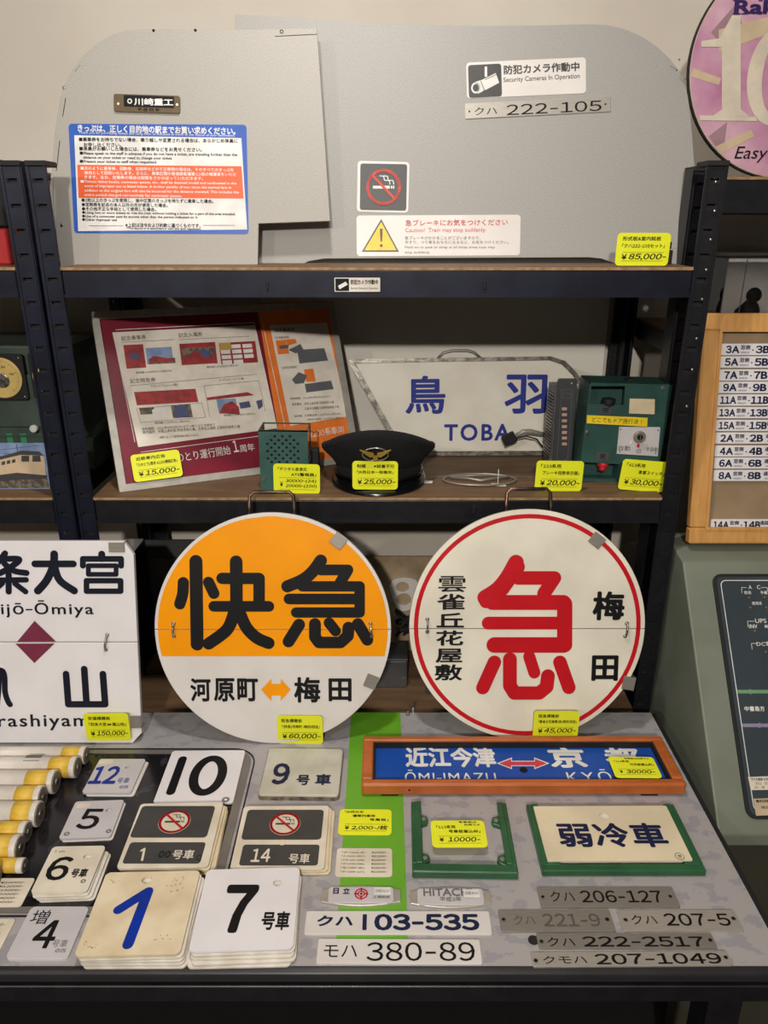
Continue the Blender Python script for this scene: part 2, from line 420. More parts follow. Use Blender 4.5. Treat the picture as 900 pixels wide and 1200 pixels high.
# small camera notice on the beam of the top shelf
F = stand(0, YR-.0052, 0); k = MB(); k.Rq(F, (392, 333.7), (445.5, 333.7), 16.5, 0, .001, th=.0006)
k.v = [(a, YR-.0052-c, b) for a, b, c in k.v]; stk = obj('notice_sticker', k, PAPER, main, 'cream security camera notice sticker')
k = MB(); k.Rq(F, (393, 333.7), (409, 333.7), 14.5, .0003, .001)
k.T(F, '防犯カメラ作動中', (411, 330.5), (443, 330.5), 6, .0003, .03); k.T(F, 'Security Cameras in Operation', (411, 338), (443, 338), 3.4, .0003)
k.v = [(a, YR-.0052-c, b) for a, b, c in k.v]; obj('print', k, INK, stk)
k = MB(); k.Pq(F, [(396, 335), (405, 330), (407.5, 333.5), (398, 339)], .0006); k.v = [(a, YR-.0052-c, b) for a, b, c in k.v]; obj('camera_icon', k, WINK, stk)

rack('blue-black rack beside the dial instrument, mostly cut off by the picture edge', -1.3, -.518, [(Z1, .041, NAVY), (Z2, .042, BLK), (Z3, .04, BLK)], YR, YB, [(-.5176, -.489, 1, NAVY), (-1.34, -1.305, -1, NAVY)])
rack('black rack behind the oak-framed board, its top shelf carrying the pink round sign', .478, 1.3, [(.0595, .05, BLK), (-.172, .035, BLK), (Z3, .04, BLK)], 1.215, YB, [(.449, .478, -1, BLK), (1.305, 1.34, 1, BLK)], ztop=.07)

# ------------------------------------------------------------------ price cards
def card(F, w, h, lines, label, matl=YTAG, base=False, rules=(.40, .14), group='handwritten yellow price cards', rad=.0055, name='price_card', cat='price card', ink=None, z=.0009, th=.0009):
    t = thing(name, label, cat, F, group)
    cy = h/2 if base else 0
    obj('card', MB().prism(rrect(w, h, rad, 0, cy), 0, th), matl, t)
    k = MB()
    for (s_t, x0, x1, yy, hh, sh) in lines:
        k.text(s_t, (x0+x1-1)/2*w, (yy-.5)*h+cy, (x1-x0)*w, hh*h, th+.0003, .02 if hh > .15 else .02, shear=sh)
    for r_ in rules: k.poly([(-.38*w, (r_-.5)*h+cy), (.40*w, (r_-.5)*h+cy), (.40*w, (r_-.5)*h+cy+.0004), (-.38*w, (r_-.5)*h+cy+.0004)], th+.0002)
    obj('handwriting', k, ink or INK, t)
    return t
def stand_card(quad, z, lines, label, tilt=0, Y=None, **kw):
    Y = Y or gy((quad[2][1]+quad[3][1])/2, z)
    F, w, h = fit(stand(0, Y, z, tilt), quad, 0, True)
    return card(F, w, h, lines, label, base=True, **kw)
def price(p, l1, l2=None, l0=None, sh=.25):
    L = []
    if l0: L.append((l0, .12, .92, .90, .09, 0))
    if l1: L.append((l1[0], l1[1], l1[2], .83 if not l0 else .77, .13, 0))
    if l2: L.append((l2[0], l2[1], l2[2], .61, .13, 0))
    L.append(('¥', .11, .21, .27, .17, 0)); L.append((p, .25, .95, .27, .20, sh)); return L
Q = lambda *a: [(a[i], a[i+1]) for i in range(0, 8, 2)]
stand_card(Q(723, 273, 785.7, 272.7, 783, 311.5, 721, 311), Z1, price('85,000−', ('形式板&室内銘板', .1, .82), ('「クハ222-105セット」', .1, .9)), 'yellow price card for 85,000 yen standing on the top shelf before the silver panel', Y=YR+.01)
stand_card(Q(320.3, 543.4, 375, 543.8, 375, 579, 320.8, 577), Z2, [('「デジタル音源式', .1, .72, .83, .12, 0), ('ATS警報器」', .38, .92, .65, .12, 0), ('30000−(24)', .26, .92, .42, .13, .2), ('20000−(100)', .26, .93, .25, .13, .2), ('¥', .14, .2, .31, .17, 0)], 'yellow card with two prices in front of the green speaker box', rules=(.53, .13))
stand_card(Q(413, 540.3, 466.7, 540.3, 465.8, 573.9, 413, 573), Z2, price('25,000−', ('制帽　　※試着不可', .1, .92), ('「JR西日本一般職用」', .1, .9)), 'yellow price card for 25,000 yen leaning on the black cap', Y=1.147)
stand_card(Q(628, 540, 683, 540, 682.4, 576, 627, 574.5), Z2, price('20,000−', ('「223系用', .1, .52), ('ブレーキ段数表示器」', .14, .92)), 'yellow price card for 20,000 yen below the grey brake indicator')
stand_card(Q(729, 538, 782, 541, 778, 577.7, 725, 572.5), Z2, price('30,000−', ('「413系用', .1, .5), ('車掌スイッチ」', .38, .95)), 'yellow price card for 30,000 yen tilted against the green switch box')

# ------------------------------------------------------------------ silver panels on the top shelf
FA = stand(0, 1.235, Z1, 13)
FAr = Fr(FA.M)
a = thing('silver_panel', 'wide silver-painted metal panel with rounded corner, number plate and warning stickers', 'panel', FA)
px = [(275, 314), (277, 100), (275.5, 17), (330, 20), (420, 26.5), (520, 30), (620, 30), (690, 28.5), (722, 31.5), (752, 43), (778, 62), (796, 84), (806, 112), (811, 160), (816, 230), (820, 311), (732, 313), (722, 309), (705, 303), (690, 301.5), (380, 303), (362, 306), (345, 314)]
px = px[:2] + [px[2]] + catmull(px[2:16], 4)[1:] + px[16:]
o_ = [FA.l(*p) for p in px]
obj('sheet', MB().prism(o_, -.003, 0, .0005), SILVER, a)
k = MB().prism([FA.l(*p) for p in [(352, 314), (368, 306), (384, 304), (688, 303), (706, 305), (724, 313)]], -.02, -.004); obj('rubber_foot', k, BLKF, a)
k = MB()
for p in [(796, 70), (793, 82), (802, 93)]: q = FA.l(*p); k.ball((q.x, q.y, .0003), .0015, (1, 1, .4))
k.Sq(FA, [(785, 77), (792, 81)], .7, .0003); k.Sq(FA, [(796, 90), (803, 99)], .7, .0003); obj('scratch', k, INKG, a)
# security camera sticker
def sticker(parent, F, corners, m, r=.004, th=.0004, name='sticker', label=None, z=.0001):
    q, w_, h_ = fit(F, corners, z)
    k = MB(); M = F.I @ q.M; k.prism(rrect(w_, h_, r), z, z+th, 0, M); return obj(name, k, m, parent, label)
st = sticker(a, FA, Q(546.4, 73.7, 687, 67, 686, 109.4, 547, 115.5), WHT, .005, label='white security camera notice sticker')
k = MB(); k.Rq(FA, (549, 95.7), (587.8, 93.7), 38.5, .0008, .004); k.T(FA, '防犯カメラ作動中', (590.3, 82), (679, 77.8), 11, .0008, .03); k.T(FA, 'Security Cameras In Operation', (590, 94.5), (679.5, 89.5), 7.3, .0008, .005)
obj('print', k, PGREY, st)
k = MB(); k.Pq(FA, [(565, 93.5), (581, 85.5), (585, 97), (569, 105.5)], .0012); k.Pq(FA, [(568, 78), (570.8, 78), (571, 90), (568, 90)], .0012)
c0 = FA.l(557.5, 103, .0012); k.poly(circ(.0068, c0.x, c0.y, 20, .0078), .0012); k.Pq(FA, [(557, 96), (565, 93.5), (569, 105), (560, 110)], .0012); obj('camera_icon', k, WINK, st)
k = MB(); k.poly(circ(.0045, c0.x, c0.y, 20, .0052), .0015); k.Sq(FA, [(563.5, 95), (567.5, 106)], .8, .0015); k.Sq(FA, [(568, 93.5), (583, 86.5)], .6, .0015); obj('icon_line', k, PGREY, st)
# number plate
st = sticker(a, FA, Q(545, 121.4, 715, 113.7, 715, 130.5, 545, 140), STEEL, .001, .0016, 'number_plate', 'brushed steel number plate')
k = MB(); k.T(FA, 'クハ', (556, 130.6), (582.5, 129.4), 9, .002); k.T(FA, '222-105', (593.5, 129), (705, 123.6), 12.3, .002, .004, sp=1.05); 
for p in ((550, 130.7), (709.5, 122)): q = FA.l(*p, .002); k.poly(circ(.0014, q.x, q.y, 12), .002)
obj('engraving', k, INK, st)
# no smoking sticker
def nosmoke(parent, F, c, r, z, light, dark, red, k_=1.0, cig=True, ry=1.0, tilt=0, disc=None, flip=False):
    q = F.l(*c, z)
    if disc: obj('sign_disc', MB().poly(circ(r*1.02, q.x, q.y, 36, r*ry*1.02), z), disc, parent)
    k = MB(); fg = MB()
    fg.poly([(q.x-.62*r, q.y-.08*r*ry), (q.x+.35*r, q.y-.08*r*ry), (q.x+.35*r, q.y+.08*r*ry), (q.x-.62*r, q.y+.08*r*ry)], z+.0003)
    for xx in (.42, .54): fg.poly([(q.x+xx*r, q.y-.08*r*ry), (q.x+(xx+.07)*r, q.y-.08*r*ry), (q.x+(xx+.07)*r, q.y+.08*r*ry), (q.x+xx*r, q.y+.08*r*ry)], z+.0003)
    for dx in (0, -.22): fg.stroke([(q.x+(.58+dx)*r, q.y+.16*r*ry), (q.x+(.52+dx)*r, q.y+.36*r*ry), (q.x+(.28+dx)*r, q.y+.38*r*ry), (q.x+(.22+dx)*r, q.y+.58*r*ry), (q.x+(.0+dx)*r, q.y+.62*r*ry)], .05*r, z+.0003, smooth=True)
    obj('cigarette_icon', fg, light, parent)
    ring = [(x, y) for x, y in circ(r*.92, q.x, q.y, 40, r*ry*.92)]; k.stroke(ring, .16*r, z+.0006, True)
    k.stroke([(q.x-.64*r, q.y+.64*r*ry), (q.x+.64*r, q.y-.64*r*ry)], .14*r, z+.0006); obj('prohibition_ring', k, red, parent)
st = sticker(a, FA, Q(418.7, 188.5, 479.5, 190, 478.7, 249.5, 418.7, 248), WHT, .005, label='black no smoking sticker')
k = MB(); k.Rq(FA, (422, 218.8), (476.6, 219.8), 54.5, .0008, .0035); obj('print', k, PGREY, st)
nosmoke(st, FA, (449.6, 219.4), .0262, .0011, WINK, PGREY, RED)
# caution sticker
st = sticker(a, FA, Q(418, 253, 610, 251.3, 609.3, 299.6, 418, 300), WHT, .005, label='white caution sticker with yellow triangle')
k = MB(); k.T(FA, '急ブレーキにお気をつけください', (475, 261.3), (595, 260.3), 7.4, .0009, .01); k.T(FA, 'Caution!  Train may stop suddenly.', (475, 270.5), (569.5, 269.8), 6.2, .0009); obj('red_print', k, RED, st)
k = MB()
for s_t, x1, y in (('急ブレーキがかかることがございますので、', 563, 278.7), ('手すり、つり革をおもちになるなど、お気をつけください。', 596, 283.8), ('Hold on to pole or strap at all times since train may', 580, 290), ('stop suddenly.', 504, 296)): k.T(FA, s_t, (474.5, y), (x1, y), 3.9, .0009)
k.Pq(FA, [(446.7, 256.5), (424, 295), (467.5, 295)], .0009); obj('grey_print', k, INKG, st)
k = MB().Pq(FA, [(446.7, 260), (427, 293.3), (464.7, 293.3)], .0012); obj('warning_triangle', k, mat('warning_yellow', (238, 196, 30), .4), st)
k = MB().Pq(FA, [(445, 268), (448.6, 268), (447.8, 283), (445.8, 283)], .0015); q = FA.l(446.8, 287.7, .0015); k.poly(circ(.0022, q.x, q.y, 12), .0015); obj('exclamation_mark', k, INKG, st)

FB = stand(0, 1.198, Z1, 12)
b = thing('silver_panel', 'notched silver-beige panel carrying the blue ticket notice and bronze maker plate', 'panel', FB)
px = [(70, 314), (66, 270), (62, 223), (68, 157), (72, 112), (80, 90), (95, 68), (118, 48), (140, 38), (168, 34.5), (280, 35), (371.5, 33), (378, 130), (387, 259), (303, 262), (302, 314)]
px = px[:1] + catmull(px[1:11], 4) + px[11:]
obj('sheet', MB().prism([FB.l(*p) for p in px], -.004, 0, .0006), SILVER2, b)
k = MB().prism([FB.l(*p) for p in [(68.5, 314), (61, 222), (68, 150), (72, 112), (70, 112), (64, 150), (57.5, 222), (65, 314)]], -.03, -.002); obj('folded_edge', k, SILVER2, b)
k = MB()
for p in [(180, 35.8), (229, 35.5)]: q = FB.l(*p); k.ball((q.x, q.y, .0003), .002, (1, 1, .4))
k.Sq(FB, [(77, 115), (73.5, 136)], .8, .0004); k.Sq(FB, [(70, 165), (66, 200)], .8, .0004); k.Sq(FB, [(322, 42.5), (371, 40)], .6, .0004); q = FB.l(330, 37, .0004); k.stroke(circ(.0022, q.x, q.y, 10), .001, .0004, True)
for i in range(5): k.Sq(FB, [(89+i*1.1, 82-i*1.5), (88+i*1.5, 83.5-i*1.6)], .5, .0004)
obj('scuff', k, INK, b)
k = MB()
for p in [(75, 103), (72.5, 264), (66, 286)]: q = FB.l(*p); k.ball((q.x, q.y, .0003), .0022, (1, 1, .5))
obj('rivet', k, CHROME, b)
# ticket notice
st = sticker(b, FB, Q(80.8, 143.6, 286.3, 147.7, 294, 273, 86.6, 274.6), BLUEST, .005, label='blue bordered ticket rules notice', name='notice')
def band(x0a, x1a, ya, x0b, x1b, yb, z, m, nm, par=st, F_=FB): obj(nm, MB().Pq(F_, [(x0a, ya), (x1a, ya+ (x1a-x0a)*.012), (x1b, yb+.5), (x0b, yb)], z), m, par)
obj('white_field', MB().Pq(FB, [(87, 158.5), (282.8, 161.8), (289.6, 269), (91.6, 270.8)], .0008), WINK, st)
obj('orange_field', MB().Pq(FB, [(90.5, 193), (283, 194.8), (285.5, 232.5), (92, 231.8)], .0011), ORST, st)
k = MB(); k.T(FB, 'きっぷは、正しく目的地の駅までお買い求めください。', (91, 150), (276, 153.8), 9, .0008, .03)
k.T(FB, 'Thank you for purchasing tickets and using them as indicated to travel to the station of your destination.', (92.5, 155.6), (275.5, 159.3), 3.6, .0009)
LN = [('■次のように乗車券、回数券、定期券などの不正使用の場合は、そのすべてのきっぷを', 94.5, 274, 197), ('無効として回収いたします。さらに、乗車区間の普通旅客運賃と2倍の増運賃をいただ', 99, 277, 202.3), ('きます。なお、定期券の場合は期間をさかのぼっていただきます。', 99, 238, 207.5),
 ('■Tickets, ticket books, commuter passes, etc., shall be deemed invalid and confiscated in the', 94.5, 277, 213), ('event of improper use as listed below. A further penalty of two times the normal fare in', 99, 271, 218.2), ('addition to the original fare will also be incurred for the distance traveled. This includes the', 99, 280, 223.5), ('entire period charged retroactively for commuter passes.', 99, 213, 228.6)]
for i, (s_t, x0, x1, y) in enumerate(LN): k.T(FB, s_t, (x0, y), (x1, y+(x1-x0)*.012), 4.3 if i < 3 else 3.9, .0014, .02)
obj('white_print', k, WINK, st)
LN = [('■乗車券をお持ちでない場合、乗り越しや変更される場合は、あらかじめ係員に', 92.5, 278.5, 163.2, 5), ('お申し出ください。', 98, 142, 169.3, 5), ('■係員がお願いした場合には、乗車券などをお見せください。', 93, 236.5, 174, 5),
 ('■Please speak to the staff in advance if you do not have a ticket, are traveling further than the', 93.5, 278, 179.8, 4.4), ('distance on your ticket or need to change your ticket.', 97.5, 202, 184.8, 4.2), ('■Present your ticket to staff when requested.', 93.5, 184, 189.4, 4.2),
 ('●2枚以上のきっぷを使用し、途中区間のきっぷを持たずに乗車した場合。', 95.5, 250, 234.3, 4.8), ('●定期券を記名の本人以外の方が使用した場合。', 95.8, 196.5, 239.6, 4.6), ('●その他不正な手段として使用した場合。', 96, 183, 244.6, 4.6),
 ('●Using two or more tickets to ride the train without holding a ticket for a part of the area traveled.', 96.2, 276, 249.3, 4), ('●Use of a commuter pass by anyone other than the person indicated on it.', 96.2, 232, 253.6, 4), ('●Other improper use', 96.2, 137, 257.6, 4), ('※上記は法令および約款に基づくものです。', 147, 235, 263.6, 5), ('*The above is in accordance with law and regulation.', 148, 236, 267.6, 3.2)]
k = MB()
for (s_t, x0, x1, y, h) in LN: k.T(FB, s_t, (x0, y), (x1, y+(x1-x0)*.010), h, .0012, .02)
k.Sq(FB, [(104, 264.6), (144, 264.6)], .4, .0012); k.Sq(FB, [(238, 264), (275, 264)], .4, .0012)
obj('black_print', k, INK, st)
st = sticker(b, FB, Q(133.7, 111, 212.6, 113, 210.3, 133.8, 134.6, 131), BRASSD, .003, .003, 'maker_plate', 'small bronze maker plate')
k = MB().Rq(FB, (145, 118), (204, 120), 13.5, .0034, .001); obj('dark_field', k, INK, st)
k = MB(); k.T(FB, '川崎重工', (157, 119), (203, 120), 8.5, .0037, .03); q = FB.l(152, 118.5, .0037); k.stroke(circ(.0028, q.x, q.y, 10), .0016, .0037, True); 
for p in ((138.5, 121.5), (207.5, 122.5)): q = FB.l(*p, .0037); k.poly(circ(.0018, q.x, q.y, 12), .0037)
obj('raised_lettering', k, WINK, st)
k = MB().T(FB, '平 成 四 年', (161, 128), (187, 128.8), 4.2, .0036, .02); obj('engraved_date', k, INK, st)

# clip-like black fitting at the end of the top shelf
F = stand(.4175, 1.21, Z1, 0)
t = thing('black_connector', 'small black connector fitting at the end of the top shelf by the post', 'connector', F)
obj('body', MB().b2(-.018, .010, 0, .020, -.012, .012, .001).b2(-.020, -.004, .012, .027, -.008, .008, .001), BLKF, t)
obj('knob', MB().cyl((.004, .028, 0), .004, .008, 'Y'), BLK, t); obj('knob', MB().cyl((.009, .026, -.004), .003, .010, 'Y'), BLK, t)
obj('mark', MB().text('■?', -.004, .007, .016, .006, .0124, .03), INKG, t)

# ------------------------------------------------------------------ pink round sign (top of the far rack)
F0 = stand(0, 1.27, .0595, 7); q = F0.l(927, 93); r = (F0.l(927, 93)-F0.l(806, 100)).length
F = Fr(F0.M @ Matrix.Translation((q.x, .0, 0))); cy = r
t = thing('round_train_sign', 'pink and cream round sign with a big 10 on the far rack', 'sign', F)
obj('disc', MB().prism(circ(r, 0, cy, 72), -.006, 0, .0008), PTAN, t)
C = lambda px, py: (lambda p: (p.x, p.y))(F.l(px, py))
obj('disc_edge', MB().holed(circ(r+.0012, 0, cy, 72), [circ(r-.001, 0, cy, 72)], -.0065, .0003), BLKF, t)
k = MB(); k.poly([p for p in circ(r*.985, 0, cy, 80) if p[0] < -.0 ] + [(0, cy+r*.9), (0, cy-r*.9)][::-1][:0], .0004); obj('rose_field', k, PINK, t)
def clipc(pts, rr):   # keep polygon inside the disc
    out = []
    for x, y in pts:
        dx, dy = x, y-cy; d = math.hypot(dx, dy); f = min(1, rr/d) if d > 0 else 1; out.append((dx*f, cy+dy*f))
    return out
k = MB()
for pts in ([(812, 80), (845, 92), (842, 100), (808, 90)], [(838, 172), (880, 152), (884, 160), (845, 180)], [(842, 35), (900, 20), (900, 40), (842, 62)]): obj('tan_bar', MB().poly(clipc([C(*p) for p in pts], r*.98), .0008), PTAN, t)
k = MB()
for pts in ([(833, 38), (862, 5), (870, 30), (850, 60)], [(830, 160), (852, 143), (848, 175), (838, 182)]): k.poly(clipc([C(*p) for p in pts], r*.98), .0007)
pieces('mauve_patch', k, MAUVE, t)
NUMC = mat('print_cream', (206, 194, 176), .4)
k = MB(); k.Pq(F, [(846, 52), (868, 50), (868, 131), (846, 131)], .0012); k.Pq(F, [(858, 18), (868, 18), (868, 55), (822, 55), (822, 48), (843, 45)], .0013); k.Pq(F, [(820, 135), (887, 137), (887, 142), (820, 141)], .0012); k.Pq(F, [(836, 135.5), (846, 128), (868, 128), (878, 136.5)], .0011)
c0 = F.l(910, 90, .0012); ra = .030; k.holed(circ(.043, c0.x, c0.y, 40, .066), [circ(.021, c0.x, c0.y, 32, .05)], .0008, .0012); obj('numeral', k, NUMC, t)
k = MB(); k.T(F, 'Rakuraku', (860.5, 8), (985, 8), 17, .0014, .035)
for x_, y_, w2_ in ((859, 16, 9), (859, .5, 6), (869, 16, 7), (887, 16, 6), (889, .5, 5)): k.Pq(F, [(x_, y_-.7), (x_+w2_, y_-.7), (x_+w2_, y_+.7), (x_, y_+.7)], .0015); obj('purple_lettering', k, mat('print_purple', (74, 52, 120), .4), t)
k = MB(); k.T(F, 'Easy Access', (862, 181), (965, 181), 19, .0014, .0, shear=.25); obj('script_lettering', k, INK, t)

# ------------------------------------------------------------------ framed poster on the middle shelf
FP0 = stand(-.414, 1.157, Z2, math.degrees(math.atan2(.12, .267)), math.degrees(math.atan2(.166, .374)))
FP, w_, h_ = fit(FP0, Q(99.4, 366, 388, 353.5, 424, 540, 146.7, 576.3), 0, True)
t = thing('framed_poster', 'aluminium-framed maroon and orange railway ticket poster leaning on the middle shelf', 'poster', FP)
fw = .0115
obj('frame', MB().holed(rrect(w_, h_, .002, 0, h_/2), [rrect(w_-2*fw, h_-2*fw, 0, 0, h_/2)], -.012, .002), ALU, t)
obj('poster_sheet', MB().b2(-w_/2+.002, w_/2-.002, .002, h_-.002, -.006, -.003), MAROON, t)
P = lambda px, py: FP.l(px, py, -.003)
k = MB().Pq(FP, [(300.5, 356), (385, 352), (416, 541), (334.5, 553)], -.0026); obj('orange_field', k, ORNG, t)
k = MB().Pq(FP, [(100, 366), (388, 353), (392.3, 373), (104, 386)], -.0030)
k = MB(); k.Pq(FP, [(131.5, 389.5), (299, 381), (324.5, 502), (162, 524)], -.0022)
k.Pq(FP, [(316, 381), (383, 378), (407, 488), (340, 499)], -.0022); obj('white_sheet', k, PAPER, t)
k = MB()
for a_, b_ in (((136, 386.5), (298, 378)), ((298, 378), (326, 508)), ((326, 508), (165, 530)), ((133, 392), (158, 518)), ((308, 380), (334, 500))): k.Sq(FP, [a_, b_], .7, -.0019)
k.T(FP, 'ひのとり運行開始', (198, 538), (270, 527), 11, -.0019, 0); k.T(FP, '1', (273, 523.5), (279, 522.5), 14, -.0019, .01); k.T(FP, '周年', (281, 526), (298, 523.5), 9, -.0019); k.T(FP, '2200系車両', (362, 509), (403, 503), 9, -.0019); k.T(FP, '記念', (386, 518), (405, 515), 8, -.0019)
obj('white_print', k, WINK, t)
def rect4(k, F_, x, y, x2, y2, z, sk=.22, sl=-.055):   # small printed picture following the lean of the poster
    k.Pq(F_, [(x, y), (x2, y+(x2-x)*sl), (x2+(y2-y)*sk, y2+(x2-x)*sl), (x+(y2-y)*sk, y2)], z)
k = MB(); rect4(k, FP, 144.5, 404.5, 167.5, 432, -.0019, .14); rect4(k, FP, 157, 459.5, 229, 475, -.0019); rect4(k, FP, 210, 403, 252, 428, -.0019, .12); rect4(k, FP, 256, 402, 299, 427, -.0019, .14); pieces('red_print', k, PRED, t)
k = MB(); rect4(k, FP, 170.5, 408, 201, 427, -.0018, .12); rect4(k, FP, 253.5, 468, 276, 485, -.0018, .2); pieces('sky_print', k, SKYB, t)
k = MB(); rect4(k, FP, 174, 421, 205, 427, -.0016, .12); rect4(k, FP, 213, 408, 250, 417, -.0016, .14); rect4(k, FP, 200, 475, 223, 490, -.0016, .2); rect4(k, FP, 163, 478, 180, 486, -.0016, .2); pieces('brown_print', k, PBRN, t)
k = MB(); rect4(k, FP, 256, 402, 270, 411, -.0016, .14); obj('ochre_print', k, POCH, t)
k = MB(); k.Pq(FP, [(174, 421.5), (180, 417), (204, 421), (205, 424), (176, 425)], -.0014); k.Pq(FP, [(215, 421), (226, 412), (238, 409), (245, 414), (246, 423), (216, 425)], -.0014); k.Pq(FP, [(257, 484), (262, 474), (272, 470), (280, 477), (281, 486)], -.0014); k.Pq(FP, [(242, 466), (290, 459.5), (298, 463), (243, 469)], -.0014); pieces('train_print', k, PRED, t)
k = MB(); k.Pq(FP, [(232, 411), (240, 409), (246, 413), (246, 420), (238, 418)], -.0012); k.Pq(FP, [(203, 480), (212, 474), (220, 478), (222, 488), (206, 490)], -.0012); k.Pq(FP, [(280, 472), (292, 470), (294, 477), (282, 479)], -.0012); k.Pq(FP, [(300, 470), (307, 468), (308, 476), (303, 480)], -.0012); k.Pq(FP, [(152, 415), (163, 414), (164, 420), (153, 421)], -.0012); pieces('dark_print', k, PLIL, t)
k = MB()
for r_ in range(4):
    for c in range(3):
        if (r_, c) in ((0, 0), (3, 2)): continue
        x = 257.5+c*13.2+r_*1.0; y = 404.5+r_*6-c*.6; rect4(k, FP, x, y, x+11, y+4.4, -.0014, .14)
k.Pq(FP, [(178, 480), (180, 492), (196, 489), (194, 478)], -.0014)
pieces('ticket_print', k, WINK, t)
k = MB(); k.Pq(FP, [(323, 399), (334, 398), (339, 414), (326, 415.5)], -.0018); k.Pq(FP, [(334, 398), (346, 397), (348, 402), (337, 405)], -.0018); k.Pq(FP, [(356, 433), (367, 432), (370, 447), (359, 447.5)], -.0018); pieces('orange_picture', k, ORNG, t)
k = MB(); k.Pq(FP, [(348, 410), (380, 408), (384.5, 422.5), (351, 426)], -.0018); k.Pq(FP, [(357, 450), (388, 446), (391, 456), (359, 460)], -.0018); k.Pq(FP, [(338, 410), (352, 403), (357, 412), (346, 414)], -.0016); k.Pq(FP, [(342, 445), (350, 436), (360, 440), (356, 449), (346, 450)], -.0016); k.Pq(FP, [(327, 405), (338, 404), (338, 408), (328, 409)], -.0016); pieces('slate_picture', k, mat('print_slate', (92, 94, 100), .5), t)
k = MB()
for s_t, x0, x1, y, h in (('記念乗車券', 142, 171, 396.5, 5.5), ('記念入場券', 209, 237, 393, 5.5), ('記念特急券', 152.5, 182, 446.5, 5.5), ('発売額 2,400円(大人用のみ)', 159, 201, 437, 3), ('発売額 1,500円(大人用のみ)', 242, 279, 430.5, 3), ('《プレミアムシート券》', 177, 208, 452.5, 3.4), ('(レギュラーシート券)', 257, 286, 445.5, 3.2),
    ('発売額 1,930円(大人用のみ)', 181, 222, 496, 3), ('発売額 1,120円(大人用のみ)', 262, 299, 487, 3), ('発売期間　2021年9月30日(木)まで ※無くなり次第終了', 166, 252, 503, 3.4), ('発売箇所　大阪上本町駅 特急券売り場、近鉄名古屋駅 正面特急券売り場', 167, 281, 506.5, 3.8), ('※駅によって発売時間が異なります。', 187, 233, 512.5, 2.8),
    ('記念乗車券', 322, 345, 387, 4.5), ('《大阪難波発》', 322, 339, 396, 3), ('《近鉄名古屋発》', 330, 348, 431, 3), ('発売期間　2021年9月30日(木)まで', 340, 387, 467.5, 3), ('発売箇所　大阪上本町駅 特急券売り場', 342, 391, 474, 3.2), ('近鉄名古屋駅 正面特急券売り場', 357, 397, 479, 3.2), ('発売額　大阪難波発 1,220円(大人用のみ)', 345, 399, 488, 3), ('近鉄名古屋発 1,220円(大人用のみ)', 360, 402, 492, 3)):
    k.T(FP, s_t, (x0, y), (x1, y-(x1-x0)*.06), h, -.0012, 0)
for a_, b_ in (((142, 401), (204, 398)), ((209, 398), (292, 394)), ((152, 452), (301, 438.5)), ((160, 479), (236, 472)), ((236, 472), (241, 489)), ((160, 479), (165, 495)), ((165, 495), (241, 489)), ((239, 452), (303, 446)), ((303, 446), (311, 482)), ((239, 452), (246, 489))): k.Sq(FP, [a_, b_], .35, -.0012)
obj('small_print', k, mat('print_text_grey', (92, 80, 76), .5), t)
k = FP.M @ Matrix.Translation((0, 0, .004))
F, w2, h2 = fit(FP, Q(153, 533, 210, 527, 214, 557.4, 157, 566), .006)
card(Fr(F.M @ Matrix.Translation((0, 0, .006))), w2, h2, price('15,000−', ('近鉄車内広告', .1, .7), ('「ひのとり1周年 A1200額面広告」', .1, .93)), 'yellow price card for 15,000 yen stuck on the framed poster')

# ------------------------------------------------------------------ speaker box
Yb = gy(575.6, Z2); F, w_, h_ = fit(stand(0, Yb, Z2), Q(302.6, 504.4, 360.5, 504.4, 362, 577, 306, 575.6), 0, True)
t = thing('speaker_box', 'dark green metal speaker box with rows of punched holes', 'speaker box', F)
holes = []; rows = [(175, 3), (212, 4), (247, 5), (283, 4), (318, 5), (353, 4), (387, 5), (422, 4)]
for i, (y, n) in enumerate(rows):
    for j in range(n):
        q = F.l(290+(335+(j-(n-1)/2)*73+i*1.2)/8.18, 490+y/8.18); holes.append(circ(.0022, q.x, q.y, 10))
obj('grille_panel', MB().holed(rrect(w_, h_, .001, 0, h_/2), holes, -.0015, 0), TEAL, t)
d = .05
obj('cover', MB().b2(-w_/2, -w_/2+.0012, 0, h_, -d, -.001).b2(w_/2-.0012, w_/2, 0, h_*.45, -d, -.001).b2(-w_/2, w_/2, 0, h_*.45, -d, -d+.001).b2(-w_/2, w_/2, 0, .002, -d, 0).b2(-w_/2, w_/2, h_-.002, h_, -.003, 0), TEAL, t)
obj('inner_baffle', MB().b2(-w_/2+.003, w_/2-.003, .01, h_*.96, -.012, -.006), BLKF, t)
k = MB().b2(-w_/2, w_/2, h_-.002, h_, -d, -d+.002).b2(w_/2-.002, w_/2, 0, h_, -d, -d+.002).b2(-w_/2, -w_/2+.002, 0, h_, -d, -d+.002).b2(w_/2-.002, w_/2, h_-.002, h_, -d, 0).b2(-w_/2, -w_/2+.002, h_-.002, h_, -d, 0); obj('rim', k, TEALD, t)
obj('screw', MB().cyl((-w_/2+.006, h_*.22, .0012), .0028, .0024, 'Z', 14), CHROME, t)
F = stand(0, 1.22, Z2); q = F.l(368.5, 545)
t = tag(obj('black_module', MB().b2(-.006, .008, 0, .052, -.012, .006, .001), BLKF), 'slim black module standing behind the green speaker box', 'module'); t.matrix_basis = Matrix.Translation((q.x, 1.22, Z2)) @ Matrix.Rotation(PI/2, 4, 'X')

